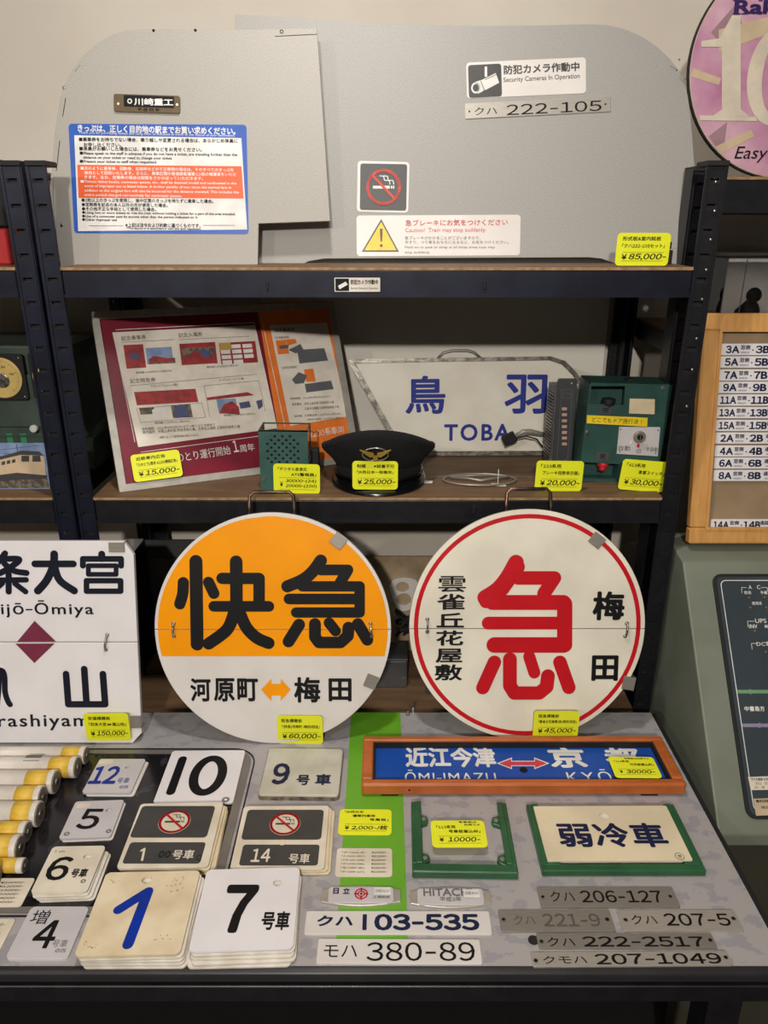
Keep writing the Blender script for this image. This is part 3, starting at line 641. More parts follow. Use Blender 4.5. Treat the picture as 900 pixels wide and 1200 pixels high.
# ------------------------------------------------------------------ uniform cap
F = Fr(Matrix.Translation((F.l(443.5, 560).x-.000, 1.232, Z2)))
t = thing('uniform_cap', 'black wool uniform cap with a gold winged badge', 'cap', F)
def ell(rx, ry, z, tilt=0, yo=0, n=40, peak=0):
    out = []
    for i in range(n):
        a = 2*PI*i/n; x = rx*math.cos(a); y = ry*math.sin(a)
        out.append((x, y+yo, z + tilt*(-y)/max(ry, 1e-6) + peak*max(0, -math.sin(a))**2))
    return out
k = MB(); k.loft([ell(.066, .066, .000), ell(.070, .070, .006), ell(.072, .073, .030, .004)], True); obj('band', k, CLOTH, t)
def crown_ring(r_, zb, fr, bk):      # front stands high, back falls away
    return [(r_*math.cos(2*PI*i/40), r_*.96*math.sin(2*PI*i/40), zb + (fr*max(0, -math.sin(2*PI*i/40))**1.5 if math.sin(2*PI*i/40) < 0 else -bk*math.sin(2*PI*i/40))) for i in range(40)]
k = MB(); k.loft([crown_ring(.0725, .028, .004, .002), crown_ring(.078, .037, .010, .006), crown_ring(.089, .047, .024, .010), crown_ring(.094, .053, .037, .014), crown_ring(.0945, .058, .040, .018), crown_ring(.090, .062, .042, .022), crown_ring(.070, .063, .032, .018), crown_ring(.04, .062, .016, .010), crown_ring(.012, .061, .004, .003)], True); obj('crown', k, CLOTH, t)
k = MB(); top = []; n = 24   # visor: crescent sweeping forward and down
vs = []; fs = []
for i in range(n+1):
    a = PI + PI*i/n; s_a = abs(math.sin(a))
    for j in range(5):
        f = j/4; rr = .0705 + .030*f*(s_a**.8); vs.append((rr*math.cos(a)*(1-.02*f), rr*math.sin(a), .012 - .0105*f*s_a))
m_ = len(vs); vs += [(x, y, z-.0016) for x, y, z in vs]
for i in range(n):
    for j in range(4):
        a_ = i*5+j; fs.append((a_, a_+1, a_+6, a_+5)); fs.append((a_+m_, a_+5+m_, a_+6+m_, a_+1+m_))
    fs.append((i*5+4, i*5+4+m_, i*5+9+m_, i*5+9))
k.add(vs, fs, None, True); obj('visor', k, PATENT, t)
k = MB(); pts = [(.0735*math.cos(R(a_)), .0745*math.sin(R(a_)), .016) for a_ in range(185, 356, 6)]; k.tube(pts, .0022, 6); obj('chin_strap', k, PATENT, t)
k = MB(); M = Matrix.Translation((-.004, -.0905, .066)) @ Matrix.Rotation(R(112), 4, 'X')
k2 = MB(); k2.tube([(x, y, 0) for x, y in circ(.020, 0, 0, 28, .0125)], .0013, 6, True); k.add(k2.v, k2.f, M, True); bd = obj('badge_ring', k, CHROME, t)
k = MB()
for s in (-1, 1): k.prism([(s*.002, -.002), (s*.008, -.004), (s*.014, .001), (s*.024, .010), (s*.010, .0055), (s*.003, .004)], .000, .003, 0, M)
k.prism(circ(.004, 0, -.006, 12, .005), 0, .003, 0, M); obj('gold_wing', k, GOLD, bd)
def string_tag(px, py, qx, qy, label):
    F = lie(Z2+.0006); a_ = F.l(px, py); Fm = Fr(Matrix.Translation((a_.x, a_.y, Z2+.0006)))
    t = thing('string_tag', label, 'tag', Fm, 'paper string tags')
    obj('paper', MB().prism([(-.013, -.006), (.012, -.008), (.014, .004), (-.010, .006)], 0, .0006), WINK, t)
    obj('string', MB().tube([(0, 0, .001), (.001, .008, .006), (qx, qy, .022)], .0006, 5), WINK, t)
string_tag(497.5, 564.5, -.004, .026, 'white paper string tag hanging from the side of the cap')
string_tag(583.5, 568, .002, .014, 'white paper string tag lying inside the wire ring')
# wire ring
F = lie(Z2+.0018); c0 = F.l(562, 562.5); F = Fr(Matrix.Translation((c0.x, c0.y, Z2+.0018)))
t = thing('wire_emblem', 'thin steel wire ring with a winged crosspiece lying on the shelf', 'emblem', F)
obj('ring', MB().tube([(x, y, .001) for x, y in circ(.060, 0, 0, 40, .030)], .0018, 6, True), STEELD, t)
obj('wing', MB().tube([(-.048, .008, .002), (-.02, .000, .003), (0, -.012, .003), (.02, -.002, .003), (.050, .010, .002)], .0022, 6), STEELD, t)
obj('rod', MB().tube([(-.080, .014, .001), (.0, .014, .0035), (.083, .012, .001)], .0009, 5), STEELD, t)

# ------------------------------------------------------------------ TOBA sign
Y0 = gy(534, Z2); FT = stand(0, Y0, Z2, 9)
t = thing('destination_sign', 'cream destination board with blue lettering, trapezoid chrome rim and top handle', 'sign', Fr(FT.M @ Matrix.Translation((FT.l(570, 534).x, 0, 0))))
FT = Fr(FT.M @ Matrix.Translation((FT.l(570, 534).x, 0, 0)))
px = [(470, 534), (408.5, 424), (411, 420.5), (500, 419.5), (620, 418), (645, 417.5), (662, 423), (676, 437), (685, 453), (689, 475), (688, 533)]
oo = [FT.l(*p) for p in px]; cx = sum(p.x for p in oo)/len(oo); cyy = .075
ii = [FT.l(*p) for p in [(474, 528.8), (416.5, 425.8), (500, 424), (620, 422.5), (643, 422), (658, 427), (671, 440), (679.5, 455), (683.5, 476), (682.5, 528)]]
obj('board', MB().prism(oo, -.004, .0), mat('ivory_board', (222, 218, 206), .4, col2=(214, 208, 194), scale=10), t)
obj('rim', MB().holed([tuple(p) for p in oo], [[tuple(p) for p in ii]], -.006, .003), mat('dark_foil_rim', (128, 124, 116), .35, .7, col2=(84, 80, 74), scale=70, bump=.2), t)
k = MB(); hp = [FT.l(*p) for p in [(513, 420), (520, 413.5), (530, 411), (548, 411), (556, 413.5), (563, 419.5)]]; k.tube([(p.x, p.y, .0) for p in hp], .0026, 8); obj('handle', k, STEELD, t)
k = MB(); k.T(FT, '鳥', (475, 463), (522, 462.5), 45, .0008, .022); k.T(FT, '羽', (591.5, 462), (641, 462), 46, .0008, .022); k.T(FT, 'TOBA', (520.5, 507), (598, 506.5), 20, .0008, .025, sp=1.2); obj('blue_lettering', k, INKV, t)

F = stand(.13, 1.505, Z2, .8)
o = tag(obj('white_sheet_board', MB().b2(-.36, .30, 0, .34, -.004, 0, .001), mat('glossy_white_board', (232, 229, 218), .28, col2=(228, 224, 212), scale=3)), 'large plain white board against the wall behind the destination board', 'board'); o.matrix_basis = F.M
# connector lead
F = stand(0, 1.33, Z2); a_ = F.l(597, 511); 
t = thing('cable_connector', 'black plug on a silver-sheathed lead in front of the destination board', 'connector', Fr(F.M @ Matrix.Translation((a_.x, a_.y-.005, 0))))
obj('plug', MB().box((0, 0, 0), (.024, .018, .014), .0015, Matrix.Rotation(R(28), 4, 'Z')), BLKF, t)
obj('lead', MB().tube([(.012, .006, 0), (.024, .014, .002), (.036, .014, 0), (.052, .008, -.01), (.066, .002, -.02)], .0042, 8), ALU, t)
obj('black_wire', MB().tube([(.010, .000, 0), (.03, .006, .004), (.05, -.002, -.004), (.064, -.02, -.014)], .0014, 6), BLKF, t)
# hidden yellow card behind
stand_card(Q(668, 496.7, 690, 496.7, 688, 526, 666, 526), Z2, [('2工場', .2, .6, .85, .12, 0)], 'narrow yellow card half hidden behind the green switch box', Y=1.30)

# ------------------------------------------------------------------ brake indicator
Yb = gy(541, Z2); Yb = 1.245
F0 = stand(0, Yb, Z2, 4); F, w_, h_ = fit(F0, Q(653, 443.7, 675.2, 443.7, 671, 548, 648, 548), 0, True)
t = thing('brake_indicator', 'slim dark grey brake step indicator with finned side', 'indicator', F)
obj('face_panel', MB().prism(rrect(w_, h_, .004, 0, h_/2), -.004, 0, .0008), UNIT, t)
obj('housing', MB().b2(-w_/2-.003, w_/2-.002, .001, h_*.92, -.055, -.004, .001), FIN, t)
for i in range(22): obj('fin', MB().b2(-w_/2-.0055, -w_/2-.003, .006+i*.0055, .009+i*.0055, -.052, -.006), FIN, t)
k = MB(); k.stroke([(-.009, .012), (.009, .012), (.009, h_-.018), (-.009, h_-.018)], .0006, .0003, True); k.stroke([(-.0065, h_-.032), (.0065, h_-.032), (.0065, h_-.024), (-.0065, h_-.024)], .0006, .0003, True); obj('outline', k, INKG, t)
for y in (610, 638, 667, 695, 723, 750, 778):
    q = F.l(590+292/4.09, 330+y/4.09, .0004); lamp = obj('lamp_window', MB().b2(q.x-.0042, q.x+.0042, q.y-.0025, q.y+.0025, 0, .0012, .0004), mat('lamp_pink', (196, 160, 140), .4), t)
for s in (-1, 1): obj('button', MB().cyl((s*.005, .014, .0008), .0016, .0016, 'Z', 12), FIN, t)
obj('screw', MB().ball((.007, h_-.008, .0006), .0018, (1, 1, .5)), CHROME, t)

# ------------------------------------------------------------------ green door switch box
Yb = gy(565, Z2); F, w_, h_ = fit(stand(0, Yb, Z2, 0), Q(688, 449, 781.5, 450, 776, 567, 681, 563.5), 0, True)
t = thing('switch_box', 'dark green conductor switch box with key switch and red knob', 'switch box', F)
d = .062
u1 = [F.l(*p) for p in [(691.5, 452.5), (732.5, 452.5), (731, 474.5), (690, 473)]]; u2 = [F.l(*p) for p in [(684.5, 541.5), (725, 544), (723, 566), (683.5, 563)]]
hh1 = [tuple(p) for p in u1]; hh2 = [(p[0], max(p[1], .004)) for p in u2]
obj('front_plate', MB().holed(rrect(w_, h_, .003, 0, h_/2), [hh1, hh2], -.002, 0), TEALD, t)
k = MB().b2(-w_/2+.0005, w_/2-.0005, .0005, h_-.0005, -d, -.030).b2(-w_/2, -w_/2+.003, 0, h_, -d, -.001).b2(w_/2-.003, w_/2, 0, h_, -d, -.001).b2(-w_/2, w_/2, 0, .003, -d, -.001).b2(-w_/2, w_/2, h_-.003, h_, -d, -.001).b2(-.002, w_/2, .003, h_-.003, -.031, -.001).b2(-w_/2, 0, h_*.24, h_*.76, -.031, -.001); obj('casing', k, TEALD, t)
q = F.l(714, 475); kn = obj('push_knob', MB().cyl((q.x, q.y+.005, -.006), .0105, .010, 'Y', 24, bev=.001).cyl((q.x, q.y-.002, -.006), .007, .006, 'Y', 20), BLKF, t, 'black push knob')
q = F.l(708.5, 545); obj('push_knob', MB().cyl((q.x, q.y-.001, -.010), .0095, .008, 'Y', 24, bev=.002).cyl((q.x, q.y-.008, -.010), .006, .008, 'Y', 20), REDK, t, 'red push knob')
sp = obj('switch_plate', MB().prism([F.l(*p) for p in [(725.5, 500), (773.5, 500.5), (770.5, 534.5), (722.5, 531.5)]], 0, .0012), GRYP, t)
q = F.l(748.5, 511); ks = obj('key_switch', MB().cyl((q.x, q.y, .004), .0095, .006, 'Z', 24, bev=.001), STEELD, t); obj('keyhole', MB().cyl((q.x, q.y, .0073), .0045, .001, 'Z', 16), INK, ks); obj('key_bow', MB().b2(q.x-.0008, q.x+.0008, q.y-.004, q.y+.004, .007, .010), CHROME, ks)
q = F.l(747.7, 522); obj('red_mark', MB().b2(q.x-.002, q.x+.002, q.y-.003, q.y+.003, .001, .0016), REDK, sp)
for x, y, s in ((739, 518, 1), (756.5, 519, -1)): q = F.l(x, y); obj('white_mark', MB().box((q.x, q.y, .0014), (.0025, .005, .0006), 0), WINK, sp)
k = MB(); k.T(F, '自動', (725, 525), (738.5, 525.5), 6, .0015); k.T(F, '切', (745, 529), (751, 529), 5, .0015); k.T(F, '半自動', (757, 526), (771, 527), 5.5, .0015)
for p in ((727, 503), (771, 504), (726, 529), (768, 531)): q = F.l(*p); k.poly(circ(.0012, q.x, q.y, 10), .0015)
obj('print', k, PGREY, sp)
l1 = obj('tape_label', MB().Pq(F, [(688, 486.5), (759, 489.5), (758.5, 500), (687.5, 496)], .0018), mat('tape_yellow', (238, 208, 40), .4), t, 'yellow printed tape label')
obj('print', MB().T(F, 'どこでもドア施行済 ！', (694, 491.5), (752, 494.5), 6, .0021), INK, l1)
l2 = obj('paper_label', MB().Pq(F, [(738, 467), (767.5, 467.8), (767, 485.5), (737, 484.5)], .0006), CRM, t, 'yellowed paper label')
for x0, y0, x1, y1, c in ((702.5, 476.5, 717, 485.5, '閉'), (699, 529.5, 713.5, 540, '開')):
    e = obj('small_plate', MB().Pq(F, [(x0, y0), (x1, y0+.5), (x1-.5, y1), (x0-.5, y1)], .0009), FIN, t); obj('print', MB().T(F, c, (x0+4.5, (y0+y1)/2), (x1-4.5, (y0+y1)/2), 6, .0012), INK, e)
for p in ((777, 454.5), (688, 506.5)): q = F.l(*p); obj('screw', MB().cyl((q.x, q.y, .001), .0032, .003, 'Z', 14, bev=.0006), CHROME, t)
obj('top_clip', MB().b2(-.002, .010, h_, h_+.004, -.03, -.016, .001), BLKF, t)

# ------------------------------------------------------------------ dial instrument behind the posts
F = stand(0, 1.27, Z2, 0)
q0 = F.l(-60, 560); q1 = F.l(112, 560)
t = thing('dial_instrument', 'grey-green instrument case with two round cream dials on the shelf behind the posts', 'instrument', Fr(F.M @ Matrix.Translation((q1.x-.10, 0, 0))))
G = Fr(F.M @ Matrix.Translation((q1.x-.10, 0, 0)))
L_ = lambda px, py: G.l(px, py)
k = MB(); k.prism([(-.16, 0), (.100, 0), (.104, .055), (.096, .070), (.096, .190), (.085, .212), (-.16, .215)], -.16, 0, .004); obj('case', k, GAUG, t)
k = MB(); k.prism(rrect(.24, .088, .008, -.027, .122), 0, .006, .0012); obj('dial_panel', k, GAUG, t)
for (px_, py_) in ((6.5, 441), (66, 439)):
    c = L_(px_, py_); bz = obj('bezel', MB().prism(rrect(.076, .076, .005, c.x, c.y), .006, .012, .0015), BLKF, t)
    obj('dial', MB().cyl((c.x, c.y, .0135), .0335, .003, 'Z', 40, bev=.001), DCREAM, bz)
    k = MB()
    for i in range(41):
        a = R(-50+i*7); r0 = .027 if i % 5 else .0245; k.stroke([(c.x+r0*math.cos(a), c.y+r0*math.sin(a)), (c.x+.0285*math.cos(a), c.y+.0285*math.sin(a))], .0006, .0153)
    for i, s_t in enumerate(('400', '300', '200', '100', '0')): a = R(20+i*52); k.text(s_t, c.x+.019*math.cos(a), c.y+.019*math.sin(a), .008, .0035, .0153, .02)
    k.stroke([(c.x, c.y), (c.x-.016, c.y-.012)], .0009, .0154)
    obj('scale', k, INK, bz); obj('hub', MB().cyl((c.x+.001, c.y-.004, .016), .012, .003, 'Z', 24, bev=.001), CHROME, bz)
    for sx in (-1, 1):
        for sy in (-1, 1): obj('screw', MB().ball((c.x+sx*.032, c.y+sy*.032, .012), .0018, (1, 1, .5)), CHROME, bz)
q = L_(42, 501); obj('knob', MB().cyl((q.x, q.y, .006), .0065, .012, 'Z', 20, bev=.002), WHT, t)
for x in (12, 28): q = L_(x, 514); obj('green_window', MB().b2(q.x-.005, q.x+.005, q.y-.009, q.y+.009, 0, .001), mat('window_green', (60, 150, 104), .3), t)
obj('lower_shelf_lip', MB().b2(-.16, .098, .060, .0625, 0, .004), GAUG, t)
# photo print of an orange and cream train
Yb = gy(573, Z2); F, w_, h_ = fit(stand(0, Yb, Z2, 6), Q(-60, 519, 51, 519, 60, 573, -55, 573), 0, True)
t = thing('train_photo', 'colour photograph of a cream suburban train standing on the shelf below the dials', 'photo', F)
obj('print_sheet', MB().b2(-w_/2, w_/2, 0, h_, -.001, 0), SKYB, t)
k = MB().Pq(F, [(-60, 561), (56, 561), (58, 572), (-58, 572)], .0003); obj('trackbed', k, PBRN, t)
k = MB().Pq(F, [(-60, 552), (8, 536), (25, 530), (45, 531), (52, 536), (54, 560), (24, 560), (-60, 566)], .0006); obj('train_body', k, mat('print_train_cream', (206, 182, 150), .5), t)
k = MB().Pq(F, [(-60, 548), (8, 533), (25, 528), (46, 529), (51, 534), (24, 533), (-60, 553)], .0009); k.Pq(F, [(25, 534), (34, 534), (34, 541), (25, 541)], .0009); k.Pq(F, [(38, 534), (47, 534), (48, 541), (38, 541)], .0009); k.Pq(F, [(-60, 564), (20, 554), (55, 557), (55, 561), (22, 562), (-60, 569)], .0009)
for i in range(7): k.Pq(F, [(-22+i*6, 546-i*1.2), (-18+i*6, 545-i*1.2), (-18+i*6, 549-i*1.2), (-22+i*6, 550-i*1.2)], .0009)
k.Sq(F, [(-60, 524), (20, 533)], .4, .0009); k.Sq(F, [(-60, 534), (45, 522)], .4, .0009); k.Sq(F, [(19, 520), (21, 532)], .6, .0009); obj('train_detail', k, PGREY, t)
# red box and dark boxes on the upper left shelf
F = stand(0, 1.19, Z1); q = F.l(12.5, 308)
o = tag(obj('red_box', MB().b2(-.16, 0, 0, .050, -.1, 0, .002), BOXR), 'red card box at the picture edge on the upper shelf', 'box'); o.matrix_basis = F.M @ Matrix.Translation((q.x, 0, 0))
o = thing('equipment_case', 'black equipment case standing on the red box', 'case', Fr(F.M @ Matrix.Translation((q.x-.01, .0505, -.005))))
obj('body', MB().b2(-.15, .012, 0, .082, -.09, 0, .004), BLKF, o); obj('lid', MB().b2(-.152, .014, .083, .092, -.092, .002, .003), BLK, o)
F = stand(0, 1.40, Z1); q = F.l(46, 260)
o = thing('green_case', 'dark teal case behind the posts on the upper shelf', 'case', Fr(F.M @ Matrix.Translation((q.x, 0, 0))))
obj('body', MB().b2(-.035, .026, 0, .125, -.05, 0, .004), TEALD, o); obj('lid', MB().b2(-.036, .027, .126, .136, -.052, .002, .003), BLK, o)

# ------------------------------------------------------------------ oak framed board with seat plates, acrylic case
FO, w_, h_ = fit(stand(0, 1.128, -.494, 11), Q(822, 367, 960, 367, 948, 637, 805, 637), 0, True)
w_ = .27; 
FO = Fr(FO.M @ Matrix.Translation((FO.l(806.5, 636).x + w_/2, 0, 0)))
t = thing('framed_board', 'oak-framed brown felt board carrying rows of white seat number plates', 'board', FO)
fw = .026
for nm, (x0, x1, y0, y1) in (('frame_bar', (-w_/2, w_/2, 0, fw)), ('frame_bar', (-w_/2, w_/2, h_-fw, h_)), ('frame_bar', (-w_/2, -w_/2+fw, fw, h_-fw)), ('frame_bar', (w_/2-fw, w_/2, fw, h_-fw))):
    e = obj(nm, MB().b2(x0, x1, y0, y1, -.014, .004, .0025), WOOD, t)
k = MB().holed(rrect(w_-2*fw+.006, h_-2*fw+.006, 0, 0, h_/2), [rrect(w_-2*fw-.004, h_-2*fw-.004, 0, 0, h_/2)], .004, .006); obj('inner_moulding', k, WOOD, t)
obj('felt', MB().b2(-w_/2+.01, w_/2-.01, .01, h_-.01, -.012, -.006), CORK, t)
rows = [('3', 182, 185), ('5', 245, 180), ('7', 310, 176), ('9', 372, 172), ('11', 435, 168), ('13', 498, 164), ('15', 562, 161), ('2', 625, 158), ('4', 690, 155), ('6', 750, 152), ('8', 812, 149), ('14', 1058, 134)]
pl_m = {}
for i, (n_, y, x) in enumerate(rows):
    x0 = 800+x/4.286; y0 = 360+y/4.286; p = FO.l(x0, y0+14, -.006); wP, hP = .118, .0176
    o = thing('seat_plate', f'white seat plate for {n_}A and {n_}B, ' + ('topmost of the column' if i == 0 else 'alone at the bottom of the board' if i == 11 else ['', 'second', 'third', 'fourth', 'fifth', 'sixth', 'seventh', 'eighth', 'ninth', 'tenth', 'eleventh'][i] + ' from the top'), 'seat plate', Fr(FO.M @ Matrix.Translation((p.x+wP/2, p.y, -.0055))), 'white seat number plates')
    if 'p' not in pl_m: pl_m['p'] = obj('plate', MB().b2(-wP/2, wP/2, 0, hP, 0, .003, .0005), WHT2, o)
    else: inst('plate', pl_m['p'].data, Matrix(), o)
    k = MB(); z = .0033; two = len(n_) > 1
    k.text(n_+'A', -wP/2+(.0165 if two else .018), hP*.5, .025 if two else .021, .0116, z, .035)
    k.text('窓側', -wP/2+.0375, hP*.68, .0145, .0070, z, .025); k.text('WINDOW', -wP/2+.0375, hP*.24, .0135, .0030, z, 0)
    k.text('・', -wP/2+.049, hP*.45, .0024, .0024, z, .02); k.text(n_+'B', -wP/2+(.0655 if two else .064), hP*.5, .0275 if two else .0215, .0116, z, .035)
    k.text('通路側', -wP/2+.0885, hP*.68, .021, .0070, z, .025); k.text('AISLE', -wP/2+.086, hP*.24, .011, .0030, z, 0); obj('lettering', k, INKB, o)
F = stand(0, 1.30, -.172); q0 = F.l(845, 360); 
o = thing('acrylic_case', 'clear acrylic display case holding a dark figurine behind the oak board', 'display case', Fr(F.M @ Matrix.Translation((q0.x+.08, 0, 0))))
hC = .115; k = MB(); k.b2(-.08, .08, .0, .004, -.12, 0).b2(-.08, .08, hC, hC+.003, -.12, 0)
obj('base_plate', MB().b2(-.082, .082, 0, .006, -.122, .002), WHT, o)
obj('acrylic_cover', MB().b2(-.08, .08, .006, hC, -.12, 0), ACRY, o)
obj('cover_edge', MB().b2(-.0805, -.079, .006, hC, -.0005, .001).b2(-.0805, .0805, hC-.001, hC+.0005, -.0005, .001).b2(-.0805, -.079, hC-.001, hC+.0005, -.12, 0).b2(-.05, -.0488, .006, hC, -.0005, .001), FIN, o)
o = thing('dark_figurine', 'dark figurine inside the clear case', 'figurine', Fr(F.M @ Matrix.Translation((q0.x+.062, .0065, -.05))))
obj('body', MB().ball((0, .02, 0), .018, (1, 1.2, .8)), BLKF, o); obj('head', MB().ball((.004, .048, 0), .013), BLK, o); obj('arm', MB().tube([(-.012, .03, 0), (-.022, .022, .004), (-.026, .01, .006)], .004, 8), BLK, o)
o = tag(obj('white_backing_card', MB().b2(-.04, .3, 0, .118, -.004, 0), WHT), 'white card standing behind the clear case', 'card'); o.matrix_basis = stand(.60, 1.46, -.172).M

# ------------------------------------------------------------------ grey-green control console on the right
XC = .470
prof = [(1.205, -.4945), (1.146, -.4945), (1.102, -.5025), (.8476, -.807), (.846, -.826), (.90, -.835), (.90, ZF), (1.205, ZF)]
t = thing('control_console', 'grey-green railway control console with sloping slate panel', 'console', Fr(Matrix.Translation((XC, 1.1, ZF))))
k = MB(); n = len(prof); k.add([(0, y-1.1, z-ZF) for y, z in prof] + [(.75, y-1.1, z-ZF) for y, z in prof], [tuple(range(n)), tuple(range(n, 2*n))[::-1]] + [(i, i+n, (i+1) % n+n, (i+1) % n) for i in range(n)])
bm = bmesh.new(); me_ = bpy.data.meshes.new('t'); me_.from_pydata(k.v, [], k.f); bm.from_mesh(me_); bpy.data.meshes.remove(me_); bmesh.ops.bevel(bm, geom=bm.edges[:], offset=.0025, segments=2, affect='EDGES', profile=.5); bmesh.ops.recalc_face_normals(bm, faces=bm.faces[:]); k = MB().frombm(bm)
obj('body', k, CONS, t)
k = MB().b2(-.001, .75, -.2015, -.199, .02, .46); obj('lower_panel', k, OLIVE, t)
tl_ = math.degrees(math.atan2(1.102-.8476, .807-.5025))
FC = stand(XC, .8476, -.807, tl_); rel = Matrix.Translation((XC, 1.1, ZF)).inverted()
cp = thing('t', 't', 't'); bpy.data.objects.remove(cp)
def onc(nm, k, m, par=t, label=None):
    if par is t: k.v = [tuple(rel @ FC.M @ Vector(v)) for v in k.v]
    else: k.v = [tuple(rel @ FC.M @ Vector(v)) for v in k.v]
    return obj(nm, k, m, par, label)
a0 = FC.l(832, 673); a1 = FC.l(876, 960)
x0 = (a0.x+a1.x)/2; hP = a0.y-a1.y; cyP = (a0.y+a1.y)/2
onc('panel_gasket', MB().prism(rrect(.50, hP, .014, x0+.25, cyP), -.001, .0035, .0008), BLKF)
pn = onc('slate_panel', MB().prism(rrect(.49, hP-.010, .010, x0+.25, cyP), .0036, .0042), SLATE)
k = MB(); k.stroke(rrect(.478, hP-.022, .008, x0+.25, cyP), .0012, .0045, True)
for s_t, p0, p1, h, b_ in (('A', (877, 688), (881, 688), 4.5, 0), ('C', (887, 688), (891, 688), 4.5, 0), ('常用', (872, 694.5), (880, 694.5), 4, .01), ('予備', (891, 694.5), (899, 694.5), 4, .01), ('使用系', (881, 707), (893, 707), 4, .01), ('UPS', (885, 727.5), (898, 727.5), 5, 0), ('INV', (878, 734), (887.5, 734), 4.5, .01), ('給電', (896, 734), (905, 734), 4, .01), ('DC電源', (886.5, 754.5), (912, 754.5), 5.5, .01), ('中書島方', (872.5, 830.5), (896, 830.5), 6, .02)): k.T(FC, s_t, p0, p1, h, .0045, b_)
for pts in ([(869.5, 695), (869, 688.5), (875, 688.5)], [(892, 688.5), (899, 688.5), (900, 694)], [(876.5, 735), (876, 728), (884, 728)], [(881.5, 761), (880.5, 754), (886, 754)]): k.Sq(FC, pts, .5, .0045)
onc('white_print', k, WINK, pn)
k = MB(); k.Sq(FC, [(865, 810.5), (905, 810.5)], 4, .0045); k.Pq(FC, [(878, 807), (885, 810.5), (879, 814)], .0048); onc('green_line', k, mat('line_green', (110, 150, 110), .5), pn)
k = MB(); k.Sq(FC, [(871, 850), (905, 850)], 4, .0045); k.Pq(FC, [(891, 846.5), (884, 850), (891, 853.5)], .0048); onc('mauve_line', k, mat('line_mauve', (138, 132, 160), .5), pn)
for p in ((877.5, 700.5), (895.5, 700), (879, 712), (897.5, 712), (884, 739.5), (897, 764)):
    q = FC.l(*p, .004); onc('indicator_lamp', MB().cyl((q.x, q.y, .0048), .0014, .0016, 'Z', 10), mat('lamp_amber', (150, 110, 80), .4), pn)
s1 = onc('paper_label', MB().Pq(FC, [(876.5, 910.5), (920, 909), (921, 925), (880, 926)], .0048), CRM2, pn, 'cream paper label'); onc('print', MB().T(FC, '下り方面側 方向', (880, 913.5), (900, 913), 3.5, .0051, .02).T(FC, '3012　3012', (885, 918), (903, 918), 3, .0051).T(FC, '20　頃', (884, 922.5), (896, 922.5), 3, .0051), INK, s1)
s1 = onc('paper_label', MB().Pq(FC, [(883, 936), (930, 934.5), (932, 954), (886, 956)], .0048), PTAN, pn, 'tan paper label'); onc('print', MB().T(FC, '電気回路図', (886, 939), (904, 938.5), 3.5, .0051, .02).T(FC, '確認', (892, 946), (902, 946), 3.5, .0051), INK, s1)

# ------------------------------------------------------------------ objects behind the round signs (bottom shelf)
F = stand(0, 1.33, Z3, 10)
t = thing('wrapped_board', 'plastic-wrapped beige board with a white oval fitting, behind the two round signs', 'board', Fr(F.M @ Matrix.Translation((F.l(470, 760).x, 0, 0))))
F = Fr(t.matrix_basis)
p0 = F.l(365, 790); p1 = F.l(600, 652)
obj('board', MB().b2(p0.x, p1.x, 0, p1.y, -.006, 0, .001), KHAKI, t)
q = F.l(472, 693); k = MB()
oval = [(q.x+x, q.y+y) for x, y in [(-.026, .012), (-.020, .024), (-.006, .029), (.012, .029), (.026, .024), (.030, .010), (.026, -.012), (.018, -.032), (.004, -.038), (-.010, -.034), (-.018, -.018)]]
obj('white_fitting', MB().holed([tuple(p) for p in catmull(oval+[oval[0]], 4)[:-1]], [circ(.013, q.x-.001, q.y+.011, 20, .010), circ(.0145, q.x+.002, q.y-.014, 20, .012)], 0, .006), WHT, t)
F = stand(0, 1.20, Z3); q = F.l(456, 810); 
t = thing('grey_metal_box', 'small grey metal box on the bottom shelf between the round signs', 'box', Fr(F.M @ Matrix.Translation((q.x, 0, 0))))
obj('body', MB().b2(-.06, .033, 0, .056, -.06, 0, .002), FIN, t); obj('lid', MB().b2(-.061, .034, .056, .060, -.061, .001, .001), UNIT, t); obj('screw', MB().ball((.026, .02, .0005), .0018, (1, 1, .5)), CHROME, t)
k = MB(); random.seed(3)
for j in range(4):
    pts = [(random.uniform(-.022, .026), random.uniform(0, .05)+.02*(i % 2 == 0), random.uniform(-.02, .02)) for i in range(8)]; k.tube(catmull(pts, 5), .0028, 6)
t = tag(obj('black_cable', k, BLKF), 'tangle of black cable above the grey metal box', 'cable'); t.matrix_basis = Fr(F.M @ Matrix.Translation((q.x+.035, .045, -.09))).M
F = stand(0, 1.18, Z3); q = F.l(513, 825); o = thing('green_terminal_box', 'dark green box beside the round sign with red lettering, mostly hidden', 'box', Fr(F.M @ Matrix.Translation((q.x, 0, 0))))
obj('body', MB().b2(-.022, .05, 0, .040, -.07, 0, .002), TEALD, o); obj('lid', MB().b2(-.0225, .0505, .040, .044, -.071, .001, .001), TEALD, o)
F = stand(0, 1.22, Z3); q = F.l(180, 800); o = thing('black_display_case', 'black glazed case on the bottom shelf behind the amber round sign', 'case', Fr(F.M @ Matrix.Translation((q.x+.08, 0, -.02))))
obj('case_back', MB().b2(-.10, .10, 0, .24, -.09, -.085), PGREY, o); obj('glass_front', MB().b2(-.10, .10, .002, .24, -.003, 0), ACRY, o); obj('case_side', MB().b2(-.104, -.10, 0, .24, -.09, 0).b2(.10, .104, 0, .24, -.09, 0), BLKF, o)
F = stand(0, 1.19, Z3, 4); q = F.l(722, 790); o = thing('equipment_rack_unit', 'dark metal unit behind the red-lettered round sign', 'equipment', Fr(F.M @ Matrix.Translation((q.x, 0, 0))))
obj('body', MB().b2(-.05, .03, 0, .06, -.1, 0, .002), UNIT, o); obj('bracket', MB().b2(.004, .008, 0, .085, -.01, .004).b2(-.02, .008, .08, .085, -.01, .004), STEELD, o)
